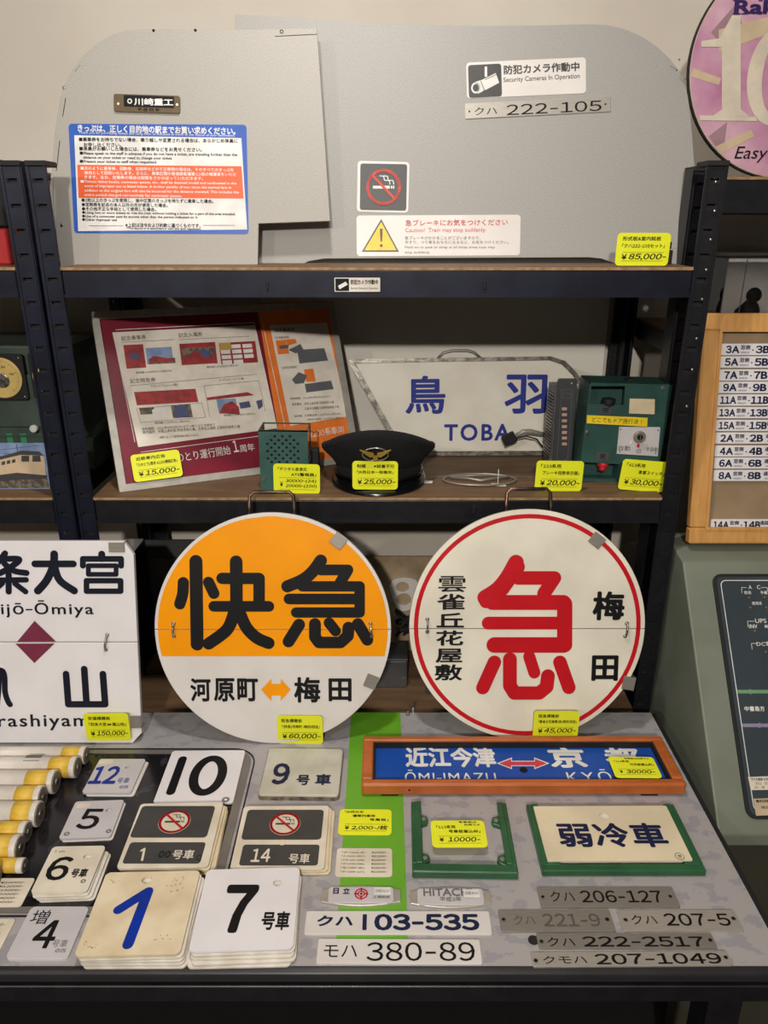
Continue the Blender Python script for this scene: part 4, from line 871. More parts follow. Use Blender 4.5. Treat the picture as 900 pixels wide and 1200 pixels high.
F = stand(0, 1.44, Z3, 3)
for (xa, ya, xb, yb, lb) in ((158, 790, 176, 632, 'white strip of board behind the amber round sign at the wall'), (728, 790, 746, 636, 'white strip of board behind the red-lettered sign at the wall')):
    pa = F.l(xa, ya); pb = F.l(xb, yb); o = tag(obj('board_offcut', MB().b2(-.02, .016, 0, pb.y, -.004, 0), WHT), lb, 'board'); o.matrix_basis = F.M @ Matrix.Translation(((pa.x+pb.x)/2, 0, 0))
o = tag(obj('white_cable', MB().tube(catmull([(0, 0, .003), (.03, .012, .003), (.06, .035, .006), (.075, .07, .012), (.07, .1, .04)], 6), .0017, 6), WINK), 'white cable trailing on the desk behind the red-lettered sign', 'cable'); o.matrix_basis = Matrix.Translation((.225, 1.0, ZD))

# ------------------------------------------------------------------ desk
Yf = gy(1133.5, ZD); XD = .4405; Yk = 1.068
t = thing('console_desk', 'silver-grey display desk with chipped paint, green stripe and dark inset panel', 'desk', Fr(Matrix.Translation((0, .85, ZF))))
dz = ZD-ZF; D = Fr(Matrix.Translation((0, .85, ZF)))
dl = lambda px, py, h=0: D.l(px, py, dz+h)
pts = [(-1.0, Yf-.85), (XD, Yf-.85), (XD, Yk-.85), (-1.0, Yk-.85)]
obj('desktop', MB().prism(pts, dz-.012, dz, .001), DESK, t)
a0 = dl(288, 884); a1 = dl(-200, 1064)
mx, my = (a0.x+a1.x)/2, (a0.y+a1.y)/2; pw, ph = a0.x-a1.x, a0.y-a1.y
# inset panel
obj('panel_bezel', MB().holed(rrect(pw+.022, ph+.016, .03, mx, my, 8), [rrect(pw, ph, .022, mx, my, 8)], dz, dz+.0022), DESKP, t)
obj('inset_panel', MB().prism(rrect(pw, ph, .022, mx, my, 8), dz, dz+.0008), DGLASS, t)
obj('outer_lip', MB().holed(rrect(pw+.034, ph+.026, .036, mx, my, 8), [rrect(pw+.030, ph+.022, .034, mx, my, 8)], dz, dz+.0012), BLKF, t)
g0 = dl(410, 860); g1 = dl(470, 860)
obj('green_stripe', MB().add([(g0.x, Yf-.85+.03, dz+.0004), (g1.x, Yf-.85+.03, dz+.0004), (g1.x, Yk-.85, dz+.0004), (g0.x, Yk-.85, dz+.0004)], [(0, 1, 2, 3)]), DGREEN, t)
q = dl(625, 1102); obj('bolt_hole', MB().cyl((q.x, q.y, dz+.0004), .006, .0008, 'Z', 20), BLKF, t)
for (px, py, h) in ((478, 838, 3), (484, 834, 3)): q = dl(px, py); obj('chrome_stud', MB().cyl((q.x, q.y, dz+.004), .003, .010, 'Z', 14, bev=.001), CHROME, t)
# front rail: rounded grey nosing
ysr = Yf-.85; k = MB()
arc = [(ysr+.001, dz+.0005)] + [(ysr-.007*math.sin(R(a)), dz-.0065+.007*math.cos(R(a))) for a in range(0, 91, 15)] + [(ysr-.007, dz-.013), (ysr-.005, dz-.0145), (ysr+.001, dz-.0145)]
n = len(arc); k.add([(-1.0, y, z) for y, z in arc] + [(XD+.002, y, z) for y, z in arc], [tuple(range(n)), tuple(range(n, 2*n))[::-1]] + [(i, i+n, (i+1) % n+n, (i+1) % n) for i in range(n)], None); obj('front_rail', k, RAIL, t)
obj('apron', MB().b2(-1.0, XD, ysr-.010, ysr+.006, dz-.040, dz-.0165, .001), BLK, t)
obj('side_rail', MB().b2(XD, XD+.008, ysr-.01, Yk-.85, dz-.03, dz-.001, .001), BLKF, t)
for xx in (-.9, .40): obj('leg', MB().b2(xx-.02, xx+.02, ysr+.03, ysr+.07, 0, dz-.03, .001), BLK, t)
for xx in (-.9, .40): obj('leg', MB().b2(xx-.02, xx+.02, Yk-.85-.06, Yk-.85-.02, 0, dz-.03, .001), BLK, t)
obj('back_board', MB().b2(-.95, XD-.01, Yk-.85-.015, Yk-.85-.008, .05, dz-.03), BLKF, t)
obj('lower_shelf', MB().b2(-.95, XD-.01, ysr+.03, Yk-.85-.02, .14, .155), BLKF, t)
for px, py in ((795, 1168), (848, 1168), (792, 1184), (848, 1184)): q = D.l(px, py, dz-.06); obj('bolt', MB().cyl((q.x, ysr+.03, dz-.055-(py-1168)*.001), .003, .006, 'Y', 10), CHROME, t)

# ------------------------------------------------------------------ plates on the desk
FD = lie(ZD)
def plate(name, label, cat, quad, z0, th, m, rad, group=None, holes=(), bev=.0006):
    F, w_, h_ = fit(lie(z0+th), quad, 0)
    F = Fr(F.M @ Matrix.Translation((0, 0, -th)))
    t = thing(name, label, cat, F, group)
    hl = []
    for (hx, hy, hr) in holes: q = F.l(hx, hy, th); hl.append(circ(hr, q.x, q.y, 18))
    k = MB().holed(rrect(w_, h_, rad), hl, 0, th) if hl else MB().prism(rrect(w_, h_, rad), 0, th, bev)
    obj('plate', k, m, t)
    return t, F, w_, h_
def pile(label, F, w_, h_, zt, n, th, rad, m, group, jit=.003, dx=.004, z0=ZD, dy=-.004):
    """plates of the same size lying under the top one"""
    c = F.M.translation; rot = F.M.to_euler().z; me = None
    for i in range(n):
        f = n-i
        M = Matrix.Translation((c.x + dx*f*.6 + random.uniform(-jit, jit), c.y + dy*f*.25 + random.uniform(-jit, jit)*.6, z0+i*th)) @ Matrix.Rotation(rot + random.uniform(-.025, .025), 4, 'Z')
        o = obj('car_number_plate', MB().prism(rrect(w_, h_, rad), 0, th*.82, .0005), m) if me is None else bpy.data.objects.new('car_number_plate', me)
        lb = label if n == 1 else label.replace('* from the top' if i == 0 else '*', 'lowest' if i == 0 else ['', 'second', 'third', 'fourth', 'fifth'][n-i])
        if me is None: me = o.data
        else: COL.objects.link(o)
        tag(o, lb, 'plate', group if n > 1 else None); o.matrix_basis = M
def ptxt(t, F, items, th, m, name='lettering', bold=.02):
    k = MB()
    for it in items:
        s_t, x0, x1, y, h = it[:5]; b_ = it[5] if len(it) > 5 else bold; sh = it[6] if len(it) > 6 else 0
        yy = y if isinstance(y, tuple) else (y, y)
        k.T(F, s_t, (x0, yy[0]), (x1, yy[1]), h, th+.0003, b_, sh)
    return obj(name, k, m, t)
T1 = .0032
# 12
t, F, w_, h_ = plate('car_number_plate', 'grey-white plate with a navy 12 and a yellowed sticker, beside the tube ends', 'plate', Q(116, 889, 170, 889.5, 154, 929, 97, 929), ZD+T1, T1, GRYP, .004, holes=((149.5, 899, .0035),))
pile('grey-white plate lying under the plate numbered twelve', F, w_, h_, 0, 1, T1, .004, WHT, 'plate beneath the navy twelve')
ptxt(t, F, [('12', 107.5, 139, 908, 21, .03), ('号車', 137.5, 151.5, 914.5, 6.5, 0), ('◎西', 140, 150, 922.3, 3.6, 0)], T1, INKV, bold=0)
obj('paper_sticker', MB().Rq(F, (116.5, 893), (132, 893), 5, T1+.0004, .001), CRM2, t)
# 5
t, F, w_, h_ = plate('car_number_plate', 'grey-white plate with a black 5, between the plates numbered 12 and 6', 'plate', Q(87.5, 939.5, 146, 937, 129, 981, 70, 982.5), ZD+T1, T1, GRYP, .004, holes=((127.5, 949, .0042),))
pile('grey-white plate lying under the plate numbered five', F, w_, h_, 0, 1, T1, .004, WHT, 'plate beneath the black five')
ptxt(t, F, [('5', 93, 117.5, 959.5, 24, .02)], T1, INK); ptxt(t, F, [('◎', 75, 81.5, 977, 4.5), ('◎', 124, 130.5, 973.8, 4.5)], T1, INKG, 'seal_print')
obj('paper_sticker', MB().Rq(F, (90, 944.3), (106, 943.6), 5.5, T1+.0004, .001), CRM2, t)
# 6
t, F, w_, h_ = plate('car_number_plate', 'cream plate with a black 6 and a round hole, on top of its stack', 'plate', Q(60, 992, 122, 991, 104, 1045, 37.5, 1046.5), ZD+3*T1, T1, CRM2, .005, holes=((102.5, 1003.5, .005),))
pile('cream plate, * from the top in the stack of the black six', F, w_, h_, 0, 3, T1, .005, EDGE, 'plates beneath the black six')
ptxt(t, F, [('6', 56, 82, 1017.5, 28, .02), ('号車', 83.5, 102.5, 1023, 10.5, .03)], T1, INK); ptxt(t, F, [('◎', 94.5, 100.5, 1032.5, 4.5)], T1, INKG, 'seal_print'); ptxt(t, F, [('1 cm', 64, 76, 997.5, 3, 0)], T1, INKG, 'pencil_note')
# 4
t, F, w_, h_ = plate('car_number_plate', 'light grey plate with a slim black 4 and 増 above it', 'plate', Q(34, 1062, 101, 1062, 83, 1124, 8.5, 1124), ZD, T1, GRYP, .006)
ptxt(t, F, [('増', 37, 57.5, 1074.5, 16.5, 0)], T1, INK, 'upper_lettering'); ptxt(t, F, [('4', 41, 67, 1094.5, 33, .02)], T1, INK); ptxt(t, F, [('号車', 61.5, 79, 1105.5, 9, 0), ('◎西', 64.5, 77, 1114, 4.5, 0)], T1, INKG, 'small_print')
# blue 1
t, F, w_, h_ = plate('car_number_plate', 'yellowed square plate with a bold blue 1, top of the tallest stack', 'plate', Q(127, 1022.5, 232, 1020, 214, 1118, 84, 1121), ZD+4*T1, T1, CRM, .006, holes=((172, 1031, .0062),))
pile('cream plate, * from the top in the stack of the blue one', F, w_, h_, 0, 4, T1, .006, EDGE, 'plates beneath the blue one', dx=.0035)
k = MB(); k.Sq(F, [(139, 1066), (173.5, 1044.5)], 12, T1+.0003); k.Sq(F, [(173.5, 1044.5), (150, 1106.5)], 13, T1+.0003); obj('numeral', k, INKBB, t)
k = MB(); random.seed(5)
for c0, c1, n in (((205, 1040), 9, 10), ((210, 1032), 7, 8), ((105, 1107), 8, 8), ((190, 1098), 8, 8), ((134, 1032), 6, 6)):
    for i in range(n): x = c0[0]+random.uniform(-c1, c1); y = c0[1]+random.uniform(-c1, c1)*.5; k.Sq(F, [(x, y), (x+random.uniform(-3, 3), y+random.uniform(-2, 2))], .7, T1+.0002)
obj('stain', k, mat('brown_stain', (150, 124, 92), .7), t)
# 7
t, F, w_, h_ = plate('car_number_plate', 'bright white plate with a heavy black 7, top of its stack', 'plate', Q(244, 1018.5, 350, 1017, 345, 1111, 219, 1116.5), ZD+4*T1, T1*.7, WHT2, .006, holes=((325, 1034.5, .0052),))
pile('cream plate, * from the top in the stack of the black seven', F, w_, h_, 0, 4, T1, .006, EDGE, 'plates beneath the black seven', dx=.001, dy=-.010)
ptxt(t, F, [('7', 261, 299.5, 1064, 56.5, .035), ('号車', 306.5, 339.5, 1078.8, 22, .03)], T1*.7, INK)
# 10
t, F, w_, h_ = plate('car_number_plate', 'white plate with a large black 10, partly under the no smoking plate', 'plate', Q(202, 880, 287.5, 878.5, 273.5, 941, 179, 941), ZD+.0022, T1, WHT2, .005)
k = MB(); k.Sq(F, [(214, 889.5), (200, 928)], 10.5, T1+.0003)
c0 = F.l(244, 908.3, T1); e0 = F.l(228, 908.3, T1); e1 = F.l(244, 889, T1); rx = (c0-e0).length; ry = (e1-c0).length*.98; k.stroke(circ(rx, c0.x, c0.y, 36, ry), .0135, T1+.0003, True); obj('lettering', k, INK, t)
ptxt(t, F, [('◎', 260, 269, 937, 6)], T1, INKG, 'seal_print')
# no smoking plates
def smoke_plate(label, quad, n, up, lo, ring_c, ring_r, num, go, pl, grp, hole=None):
    t, F, w_, h_ = plate('no_smoking_plate', label, 'plate', quad, ZD+n*T1+.001, T1, CRM2, .005)
    pile(pl, F, w_, h_, 0, n, T1, .005, CRM, grp, dx=.0045, z0=ZD+.001)
    k = MB(); k.Rq(F, (up[0], up[2]), (up[1], up[2]), up[3], T1+.0003, .005); k.Rq(F, (lo[0], lo[2]), (lo[1], lo[2]), lo[3], T1+.0003, .004); obj('dark_field', k, PGREY, t)
    nosmoke(t, F, ring_c, ring_r, T1+.0006, PGREY, PGREY, SIGNRED, disc=CRM2)
    if num[0] == '1':
        k = MB(); k.Sq(F, [(165.5, 997), (169.3, 994.5), (166.5, 1008)], 2.6, T1+.0005); obj('numeral', k, CRM2, t)
    ptxt(t, F, ([] if num[0] == '1' else [(num[0], num[1], num[2], num[3], num[4], .02)]) + [(go[0], go[1], go[2], go[3], go[4], .012)], T1+.0005, CRM2)
    if hole: q = F.l(*hole, T1); obj('punched_hole', MB().poly(circ(.005, q.x, q.y, 16), T1+.0012), CRM, t)
    return t, F
t, F = smoke_plate('worn no smoking plate numbered 1, on the pile overlapping the large 10', Q(165, 941.5, 260, 940, 246, 1015, 136, 1017.5), 3, (159.5, 247.5, 962.5, 37), (148, 238, 999.3, 25), (204.5, 963), .0205, ('1', 164, 170.5, 1001, 15), ('号車', 202, 227.5, 1001.3, 11), 'cream plate, * from the top in the pile of no smoking plate one', 'plates beneath the first no smoking plate')
ptxt(t, F, [('◎◎', 186, 200, 1001, 8, 0), ('○', 230, 236, 1005, 6, 0)], T1+.0005, INK, 'scratched_print')
smoke_plate('worn no smoking plate numbered 14, beside the plate with the 9 above it', Q(286, 944.5, 386, 944, 380, 1018, 269, 1019), 2, (286.5, 378, 966, 35), (282.5, 373.5, 1001.8, 24.5), (334, 965.5), .0200, ('14', 295, 317, 1002.3, 15.5), ('号車', 338.5, 363, 1006, 11.5), 'cream plate, * from the top in the pile of no smoking plate fourteen', 'plates beneath the second no smoking plate', hole=(331, 988))
# 9
t, F, w_, h_ = plate('car_number_plate', 'scuffed greenish-white plate with a small navy 9 and worn rim', 'plate', Q(313.5, 876.5, 401, 877, 398, 932.5, 304.5, 931), ZD+.003, .006, mat('greenish_white_enamel', (196, 194, 180), .45, col2=(182, 178, 162), scale=18), .006, bev=.0015)
obj('rusty_rim', MB().prism(rrect(w_+.002, h_+.002, .007), -.003, .003), mat('rust_rim', (74, 66, 56), .7, col2=(130, 122, 106), scale=60), t)
ptxt(t, F, [('9', 319.5, 339.5, 906.5, 25, .03), ('号', 347.5, 363, 914, 12, .035), ('車', 369.5, 388, 913.5, 13, .035)], .006, INKB)

# list cards at the picture edge
def list_card(label, quad, n, x0, x1, y0, y1, z=ZD, m=CRM2, grp='handwritten white price list cards'):
    F, w_, h_ = fit(lie(z+.0006), quad, 0)
    t = thing('price_list_card', label, 'price card', F, grp); obj('card', MB().prism(rrect(w_, h_, .004), -.0006, .0003), m, t); k = MB(); random.seed(n)
    for i in range(n):
        y = (.84-i*.68/(n-1))-.5
        k.text(['「クハ221-9」', '「クハ222-2517」', '「クモハ207-1049」', '「クハ103-535」', '「モハ380-89」', '「クハ206-127」'][i % 6], -.20*w_, y*h_, .42*w_, .065*h_, .0006, .01, shear=.2)
        k.text(['¥10000−', '¥12000−', '¥15000−', '¥20000−', '¥18000−'][i % 5], .27*w_, y*h_, .28*w_, .065*h_, .0006, .01, shear=.2)
    obj('handwriting', k, INK, t); return t
list_card('cream handwritten list card beside the plate numbered 6', Q(-62, 1030, 39, 1029, 27, 1063, -80, 1063.5), 6, 0, 0, 0, 0, ZD+.0026)
list_card('cream handwritten list card at the desk edge beside the grey 4 plate', Q(-80, 1077, 16.5, 1077, -2, 1122, -110, 1123), 4, 0, 0, 0, 0, ZD+.0004)
list_card('cream handwritten list card lying on the green stripe', Q(395.6, 994.3, 459.5, 994, 459.5, 1028, 392, 1027), 6, 0, 0, 0, 0, ZD+.0006)

# price cards lying on the desk
def lie_card(quad, z, lines, label, **kw):
    F, w_, h_ = fit(lie(z), quad, 0); return card(F, w_, h_, lines, label, **kw)
lie_card(Q(398, 948.5, 458.6, 949.4, 459.2, 979, 396.5, 979), ZD+.001, [('「JR西日本', .1, .46, .88, .1, 0), ('優等列車用', .25, .68, .73, .1, 0), ('号車板」', .58, .94, .58, .1, 0), ('¥', .12, .2, .27, .16, 0), ('2,000−/枚', .25, .93, .27, .18, .2)], 'yellow card for 2,000 yen each, lying on the green stripe')
lie_card(Q(504.5, 962.3, 568.4, 962, 570.5, 993.5, 506.5, 993.5), ZD+.012, [('号車板は', .52, .86, .93, .07, 0), ('別売です', .62, .92, .83, .07, 0)] + [('「113系用', .1, .45, .75, .12, 0), ('号車板差込枠」', .32, .90, .58, .12, 0), ('¥', .14, .22, .28, .16, 0), ('10000−', .3, .88, .28, .17, .2)], 'yellow price card for 10,000 yen lying in the empty green bracket')

# ------------------------------------------------------------------ green bracket frames
def bracket(label, o4, arm, bar, H=.012):
    F, w_, h_ = fit(lie(ZD+H), o4, 0); F = Fr(F.M @ Matrix.Translation((0, 0, -H)))
    t = thing('green_bracket_frame', label, 'frame', F)
    x, y = w_/2, h_/2
    obj('bottom_rail', MB().b2(-x, x, -y, -y+bar, 0, H, .0015), GREEN, t)
    for s in (-1, 1):
        obj('side_rail', MB().b2(s*x, s*(x-arm), -y+bar*.9, y, 0, H, .0012), GREEN, t)
        obj('side_lip', MB().b2(s*(x-arm*.45), s*(x-arm*1.1), -y+bar*.9, y*.98, H-.001, H+.002, .0008), GREEN, t)
    return t, F, w_, h_
t, F, w_, h_ = bracket('empty green enamelled plate holder, open at the top', Q(481, 938.8, 593, 940.4, 608, 1023, 484, 1021), .012, .014)
for s in (-1, 1):
    for yy in (.27, -.28):
        tb = obj('screw_lug', MB().prism([(s*(w_/2-.010), yy*h_-.011), (s*(w_/2-.021), yy*h_-.006), (s*(w_/2-.023), yy*h_), (s*(w_/2-.021), yy*h_+.006), (s*(w_/2-.010), yy*h_+.011)], .0, .006, .001), GREEN, t)
        obj('screw', MB().cyl((s*(w_/2-.0165), yy*h_, .0068), .0032, .002, 'Z', 12, bev=.0005), STEELD, tb)
t, F, w_, h_ = bracket('green plate holder with the cream weak-cooling plate slid into it', Q(616, 942, 790, 942, 828, 1020, 636.5, 1020.5), .014, .012, .010)
for s in (-1, 1): obj('stepped_rail', MB().b2(s*(w_/2-.004), s*(w_/2-.024), -h_/2+.008, -.002, .0, .0115, .001), GREEN, t)
g = F
F2, w2, h2 = fit(lie(ZD+.0135), Q(626.5, 945, 782.5, 944, 810, 1008.5, 640, 1009), 0); F2 = Fr(F2.M @ Matrix.Translation((0, 0, -.0015)))
t = thing('weak_cooling_plate', 'cream plate lettered in navy for the mildly cooled car, in the green holder', 'plate', F2)
q = F2.l(708, 956.4, .0015)
obj('plate', MB().holed(rrect(w2, h2, .002), [circ(.0065, q.x, q.y, 24)], 0, .0015), mat('fresh_cream', (226, 212, 180), .4, scale=6), t)
k = MB(); k.T(F2, '弱冷車', (653.5, 978.3), (780, 978.3), 28.5, .0018, .03, sp=1.05); obj('lettering', k, INKB, t)
k = MB(); q = F2.l(796.5, 1003.5, .0018); k.stroke(circ(.0055, q.x, q.y, 20), .0006, .0018, True); k.text('京', q.x, q.y, .006, .006, .0018, 0); obj('seal_print', k, INK, t)
obj('plate_ledge', MB().b2(-w2/2, w2/2, -h2/2+.004, h2/2-.004, -.009, -.0005), EDGE, t)

# ------------------------------------------------------------------ orange framed blue destination sign
H = .022
F, w_, h_ = fit(lie(ZD+H), Q(425.5, 862.5, 772.6, 861.7, 808, 919, 423.5, 919), 0); F = Fr(F.M @ Matrix.Translation((0, 0, -H)))
t = thing('side_destination_sign', 'blue side destination sign in an orange-brown frame', 'sign', F)
x, y = w_/2, h_/2; bt, bs, bb = .010, .016, .013
obj('frame_bar', MB().b2(-x, x, y-bt, y, .002, H, .002), ORG, t); obj('frame_bar', MB().b2(-x, x, -y, -y+bb, .002, H, .003), ORG, t)
obj('frame_bar', MB().b2(-x, -x+bs, -y+bb, y-bt, .002, H, .002), ORG, t); obj('frame_bar', MB().b2(x-bs, x, -y+bb, y-bt, .002, H, .002), ORG, t)
obj('inner_lip', MB().holed(rrect(w_-2*bs+.002, h_-bt-bb+.002, 0, 0, (bb-bt)/2), [rrect(w_-2*bs-.006, h_-bt-bb-.006, 0, 0, (bb-bt)/2)], .008, H-.004), BLKF, t)
for xx in (-x+.04, x-.05): obj('foot', MB().b2(xx-.012, xx+.012, -y+.002, -y+.02, 0, .003), BLKF, t)
hB = .009; obj('blue_panel', MB().b2(-x+bs-.004, x-bs+.004, -y+.004, y-.004, hB-.003, hB), BLUE, t)
k = MB(); k.T(F, '近江今津', (475, 887), (580.5, 887), 24, hB+.0003, .035); k.T(F, 'ŌMI-IMAZU', (474.5, 909.5), (581, 909.5), 15, hB+.0003, .0, sp=1.1); k.T(F, '京', (643, 887.5), (686, 887.5), 24, hB+.0003, .035); k.T(F, '都', (709, 888), (751, 888), 24, hB+.0003, .035); k.T(F, 'KYŌTO', (664, 908.8), (757, 908.8), 15, hB+.0003, .0, sp=1.3)
k.Pq(F, [(582, 894.5), (600, 887.5), (600, 891.5), (626, 891.5), (626, 887.5), (644, 894.5), (626, 901.5), (626, 897.8), (600, 897.8), (600, 901.5)], hB+.0003); obj('white_lettering', k, WINK, t)
k = MB().Pq(F, [(585, 894.5), (599, 889.3), (599, 892.5), (627, 892.5), (627, 889.3), (641, 894.5), (627, 899.8), (627, 896.8), (599, 896.8), (599, 899.8)], hB+.0006); obj('red_arrow', k, mat('arrow_red', (208, 62, 80), .4), t)
q = F.l(613.6, 902.5, hB); obj('finger_hole', MB().cyl((q.x, q.y, hB+.0002), .0058, .001, 'Z', 20), INK, t)
q = F.l(480, 922, H); obj('screw_hole', MB().cyl((q.x, -y-.0001, .012), .0016, .0006, 'Y', 10), INK, t)
k = MB()
lie_card(Q(711, 887, 764.5, 888, 777, 912, 722.5, 912), ZD+H+.0006, [('号車板は別売です', .35, .9, .91, .08, 0)] + [('「113系用', .1, .42, .77, .10, 0), ('行先板差込枠」', .42, .93, .62, .12, 0), ('¥', .14, .2, .28, .15, 0), ('30000−', .28, .9, .28, .17, .2)], 'yellow price card for 30,000 yen lying over the end of the blue destination sign')

# ------------------------------------------------------------------ curved maker plates
def curved_plate(label, c, wpx, hpx, m):
    F0 = lie(ZD+.004); a_ = F0.l(c[0]-wpx/2, c[1]); b_ = F0.l(c[0]+wpx/2, c[1]); hh = (F0.l(c[0], c[1]-hpx/2)-F0.l(c[0], c[1]+hpx/2)).length; w = (b_-a_).length
    cc = (a_+b_)/2; F = Fr(Matrix.Translation((cc.x, cc.y, ZD)))
    t = thing('maker_plate', label, 'plate', F, 'curved maker plates')
    def outline(w, hh):
        p = [(-w/2+w*i/12, -hh/2+.006*(2*i/12-1)**2) for i in range(13)]; return p + [(-x, -y) for x, y in p]
    obj('plate', MB().prism(outline(w, hh), 0, .003, .001), m, t); obj('raised_field', MB().prism(rrect(w*.82, hh*.78, .004), .003, .004, .0004), WHT if m is WHT else GRYP, t)
    return t, F
SILV = mat('satin_silver', (190, 184, 172), .35, .5)
t, F = curved_plate('curved silver maker plate with two characters and a round red emblem', (423, 1048.5), 93, 24, SILV)
ptxt(t, F, [('日', 390.5, 397, 1044, 7, .03), ('立', 402, 410, 1044, 7, .03)], .0042, INK)
k = MB(); q = F.l(423.3, 1047.5, .0042); R0 = .0072
k.stroke(circ(R0, q.x, q.y, 24), .0016, .0045, True); k.stroke(circ(R0*.55, q.x, q.y, 18), .0013, .0045, True); k.poly(circ(R0*.25, q.x, q.y, 12), .0045)
for a in (0, 90, 180, 270): k.stroke([(q.x+R0*.5*math.cos(R(a)), q.y+R0*.5*math.sin(R(a))), (q.x+R0*1.08*math.cos(R(a)), q.y+R0*1.08*math.sin(R(a)))], .002, .0045)
obj('red_emblem', k, SIGNRED, t)
k = MB().Rq(F, (438.5, 1044), (458, 1044), 9, .0045, .0006); obj('price_sticker', k, WINK, t); ptxt(t, F, [('日本製 ¥8,000', 440, 456.5, 1044, 4, 0), ('工場銘板', 437, 457, 1051, 3, .01)], .0044, INKG, 'small_print')
t, F = curved_plate('curved pale maker plate with grey lettering, beside the one with the red emblem', (528, 1050.5), 94.5, 24.5, SILV)
ptxt(t, F, [('HITACHI', 496, 553, 1045.5, 9, .02), ('平成3年', 515.5, 540.5, 1053.5, 5.5, .01)], .0042, INKG)
k = MB().Rq(F, (543.5, 1047), (562, 1047), 9.5, .0048, .0006); obj('price_sticker', k, WINK, t); ptxt(t, F, [('日本製 ¥8,000', 545, 560.5, 1046.5, 4, 0)], .0050, INKG, 'small_print')

# ------------------------------------------------------------------ number plates
def numplate(label, quad, m, ink, items, holes=(), th=.0024, z0=ZD, rad=.002, name='number_plate', grp='railway number plates'):
    t, F, w_, h_ = plate(name, label, 'plate', quad, z0, th, m, rad, grp, bev=.0005)
    ptxt(t, F, items, th, ink)
    for p in holes:
        q = F.l(*p, th); obj('screw_hole', MB().cyl((q.x, q.y, th+.0001), .0019, .0006, 'Z', 12), INK, t)
        obj('hole_rim', MB().stroke(circ(.0023, q.x, q.y, 14), .0007, th+.0004, True), CHROME, t)
    return t
numplate('white enamel number plate reading 103-535 in heavy navy', Q(358.8, 1067.7, 572.8, 1067, 577, 1095, 356.5, 1094), WHT, INKB, [('クハ', 371.5, 413.5, 1079, 12.5, .035), ('|', 424.8, 429.8, 1080.5, 18.5, .02), ('03-535', 438.5, 561.5, 1080.5, 19.5, .038)])
numplate('white enamel number plate reading 380-89 in fine black, nearest the desk edge', Q(374, 1099.4, 562, 1101, 565.3, 1129.5, 369.8, 1129.3), WHT, INK, [('モハ', 379.5, 418.5, 1114.5, 14, .0), ('380-89', 429.5, 556.5, 1115, 22, .005)])
numplate('brushed steel number plate reading 206-127, uppermost of the five', Q(629, 1039, 789.5, 1039, 795.8, 1063, 634, 1063), STEELD, INK, [('クハ', 645, 673, 1050.3, 12, 0), ('206-127', 680.5, 775.5, 1050.5, 14, .01)], ((636, 1051), (785.5, 1050.5)))
numplate('brushed steel number plate whose 221 lettering has faded away', Q(584.3, 1066, 715, 1065.5, 721, 1091.3, 586.5, 1091.5), STEELD, mat('faded_engraving', (112, 105, 96), .5, .6), [('クハ', 602, 627, 1078, 11, 0), ('221-9', 636, 703, 1078, 15, .01)], ((590, 1077.5), (711.5, 1077.5)))
numplate('brushed steel number plate reading 207-5, beside the faded one', Q(723, 1066, 861, 1066, 870.5, 1090.7, 729.3, 1091.4), STEEL, INK, [('クハ', 740, 769.5, 1077.5, 11, 0), ('207-5', 779, 855, 1077.5, 14.5, .012)], ((733, 1078), (859.5, 1076.5)))
numplate('narrow steel number plate reading 222-2517', Q(628, 1093.8, 834, 1093.6, 841, 1111, 631.6, 1111.3), STEELD, INK, [('クハ', 641.5, 673.5, 1103.5, 10.5, 0), ('222-2517', 683, 825, 1103.3, 12, .015)], ((634.5, 1103.3), (832.5, 1101.7)))
numplate('long steel number plate reading 207-1049, lowest of the five', Q(622, 1115.6, 852, 1114, 858, 1131, 624.4, 1133), STEEL, INK, [('クモハ', 636.5, 687.5, (1124.8, 1124.3), 9, 0), ('207-1049', 697.5, 845, (1124, 1122.8), 12.5, .015)], ((628, 1126), (850.5, 1122)))

# ------------------------------------------------------------------ tubes with yellow bands
specs = [(101, 885, 10.5, 20), (90.5, 899, 12.3, 23), (65.5, 916, 13.3, 24), (51, 932.5, 13, 20), (47, 952.5, 13.5, 19), (35, 970, 11, 22), (27.5, 985, 12.3, 22), (35, 1002.5, 7.5, 20), (4, 1012, 12.8, 20)]
words = ['farthest from the desk edge', 'second from the back', 'third from the back', 'fourth from the back', 'middle one of the row', 'sixth from the back', 'seventh from the back', 'the slimmest of the row', 'nearest the desk edge']
prevy = None
for i, (px, py, rp, band) in enumerate(specs):
    r_ = rp*1.12/900*1.0
    F0 = lie(ZD+r_+.001); q = F0.l(px, py)
    yy = q.y
    if prevy is not None and prevy[0]-yy < (prevy[1]+r_)*.96: yy = prevy[0]-(prevy[1]+r_)*.96
    prevy = (yy, r_)
    F = Fr(Matrix.Translation((q.x, yy, ZD+.0010)))
    t = thing('capped_tube', f'white tube with yellow band and grey end cap, {words[i]}', 'tube', F, 'white tubes with yellow bands')
    Lt = .42; bw = band*1.15/900
    obj('tube_body', MB().cyl((-Lt/2-.006, 0, r_), r_*.96, Lt, 'X', 28), TUBEW, t)
    obj('yellow_band', MB().cyl((-bw/2-.008, 0, r_), r_*.975, bw, 'X', 28), YBAND, t)
    obj('cap_rim', MB().cyl((-.004, 0, r_), r_, .008, 'X', 28, bev=.001), TUBEW, t)
    e = obj('end_cap', MB().cyl((.0004, 0, r_), r_*.86, .0016, 'X', 28), CAPG, t); obj('cap_screw', MB().cyl((.0016, 0, r_), r_*.3, .0016, 'X', 14), CHROME, e)
    if i == 1: obj('tube_label', MB().b2(-.075, -.052, -r_*.25, r_*.6, 2*r_-.0018, 2*r_-.0009), INKG, t)

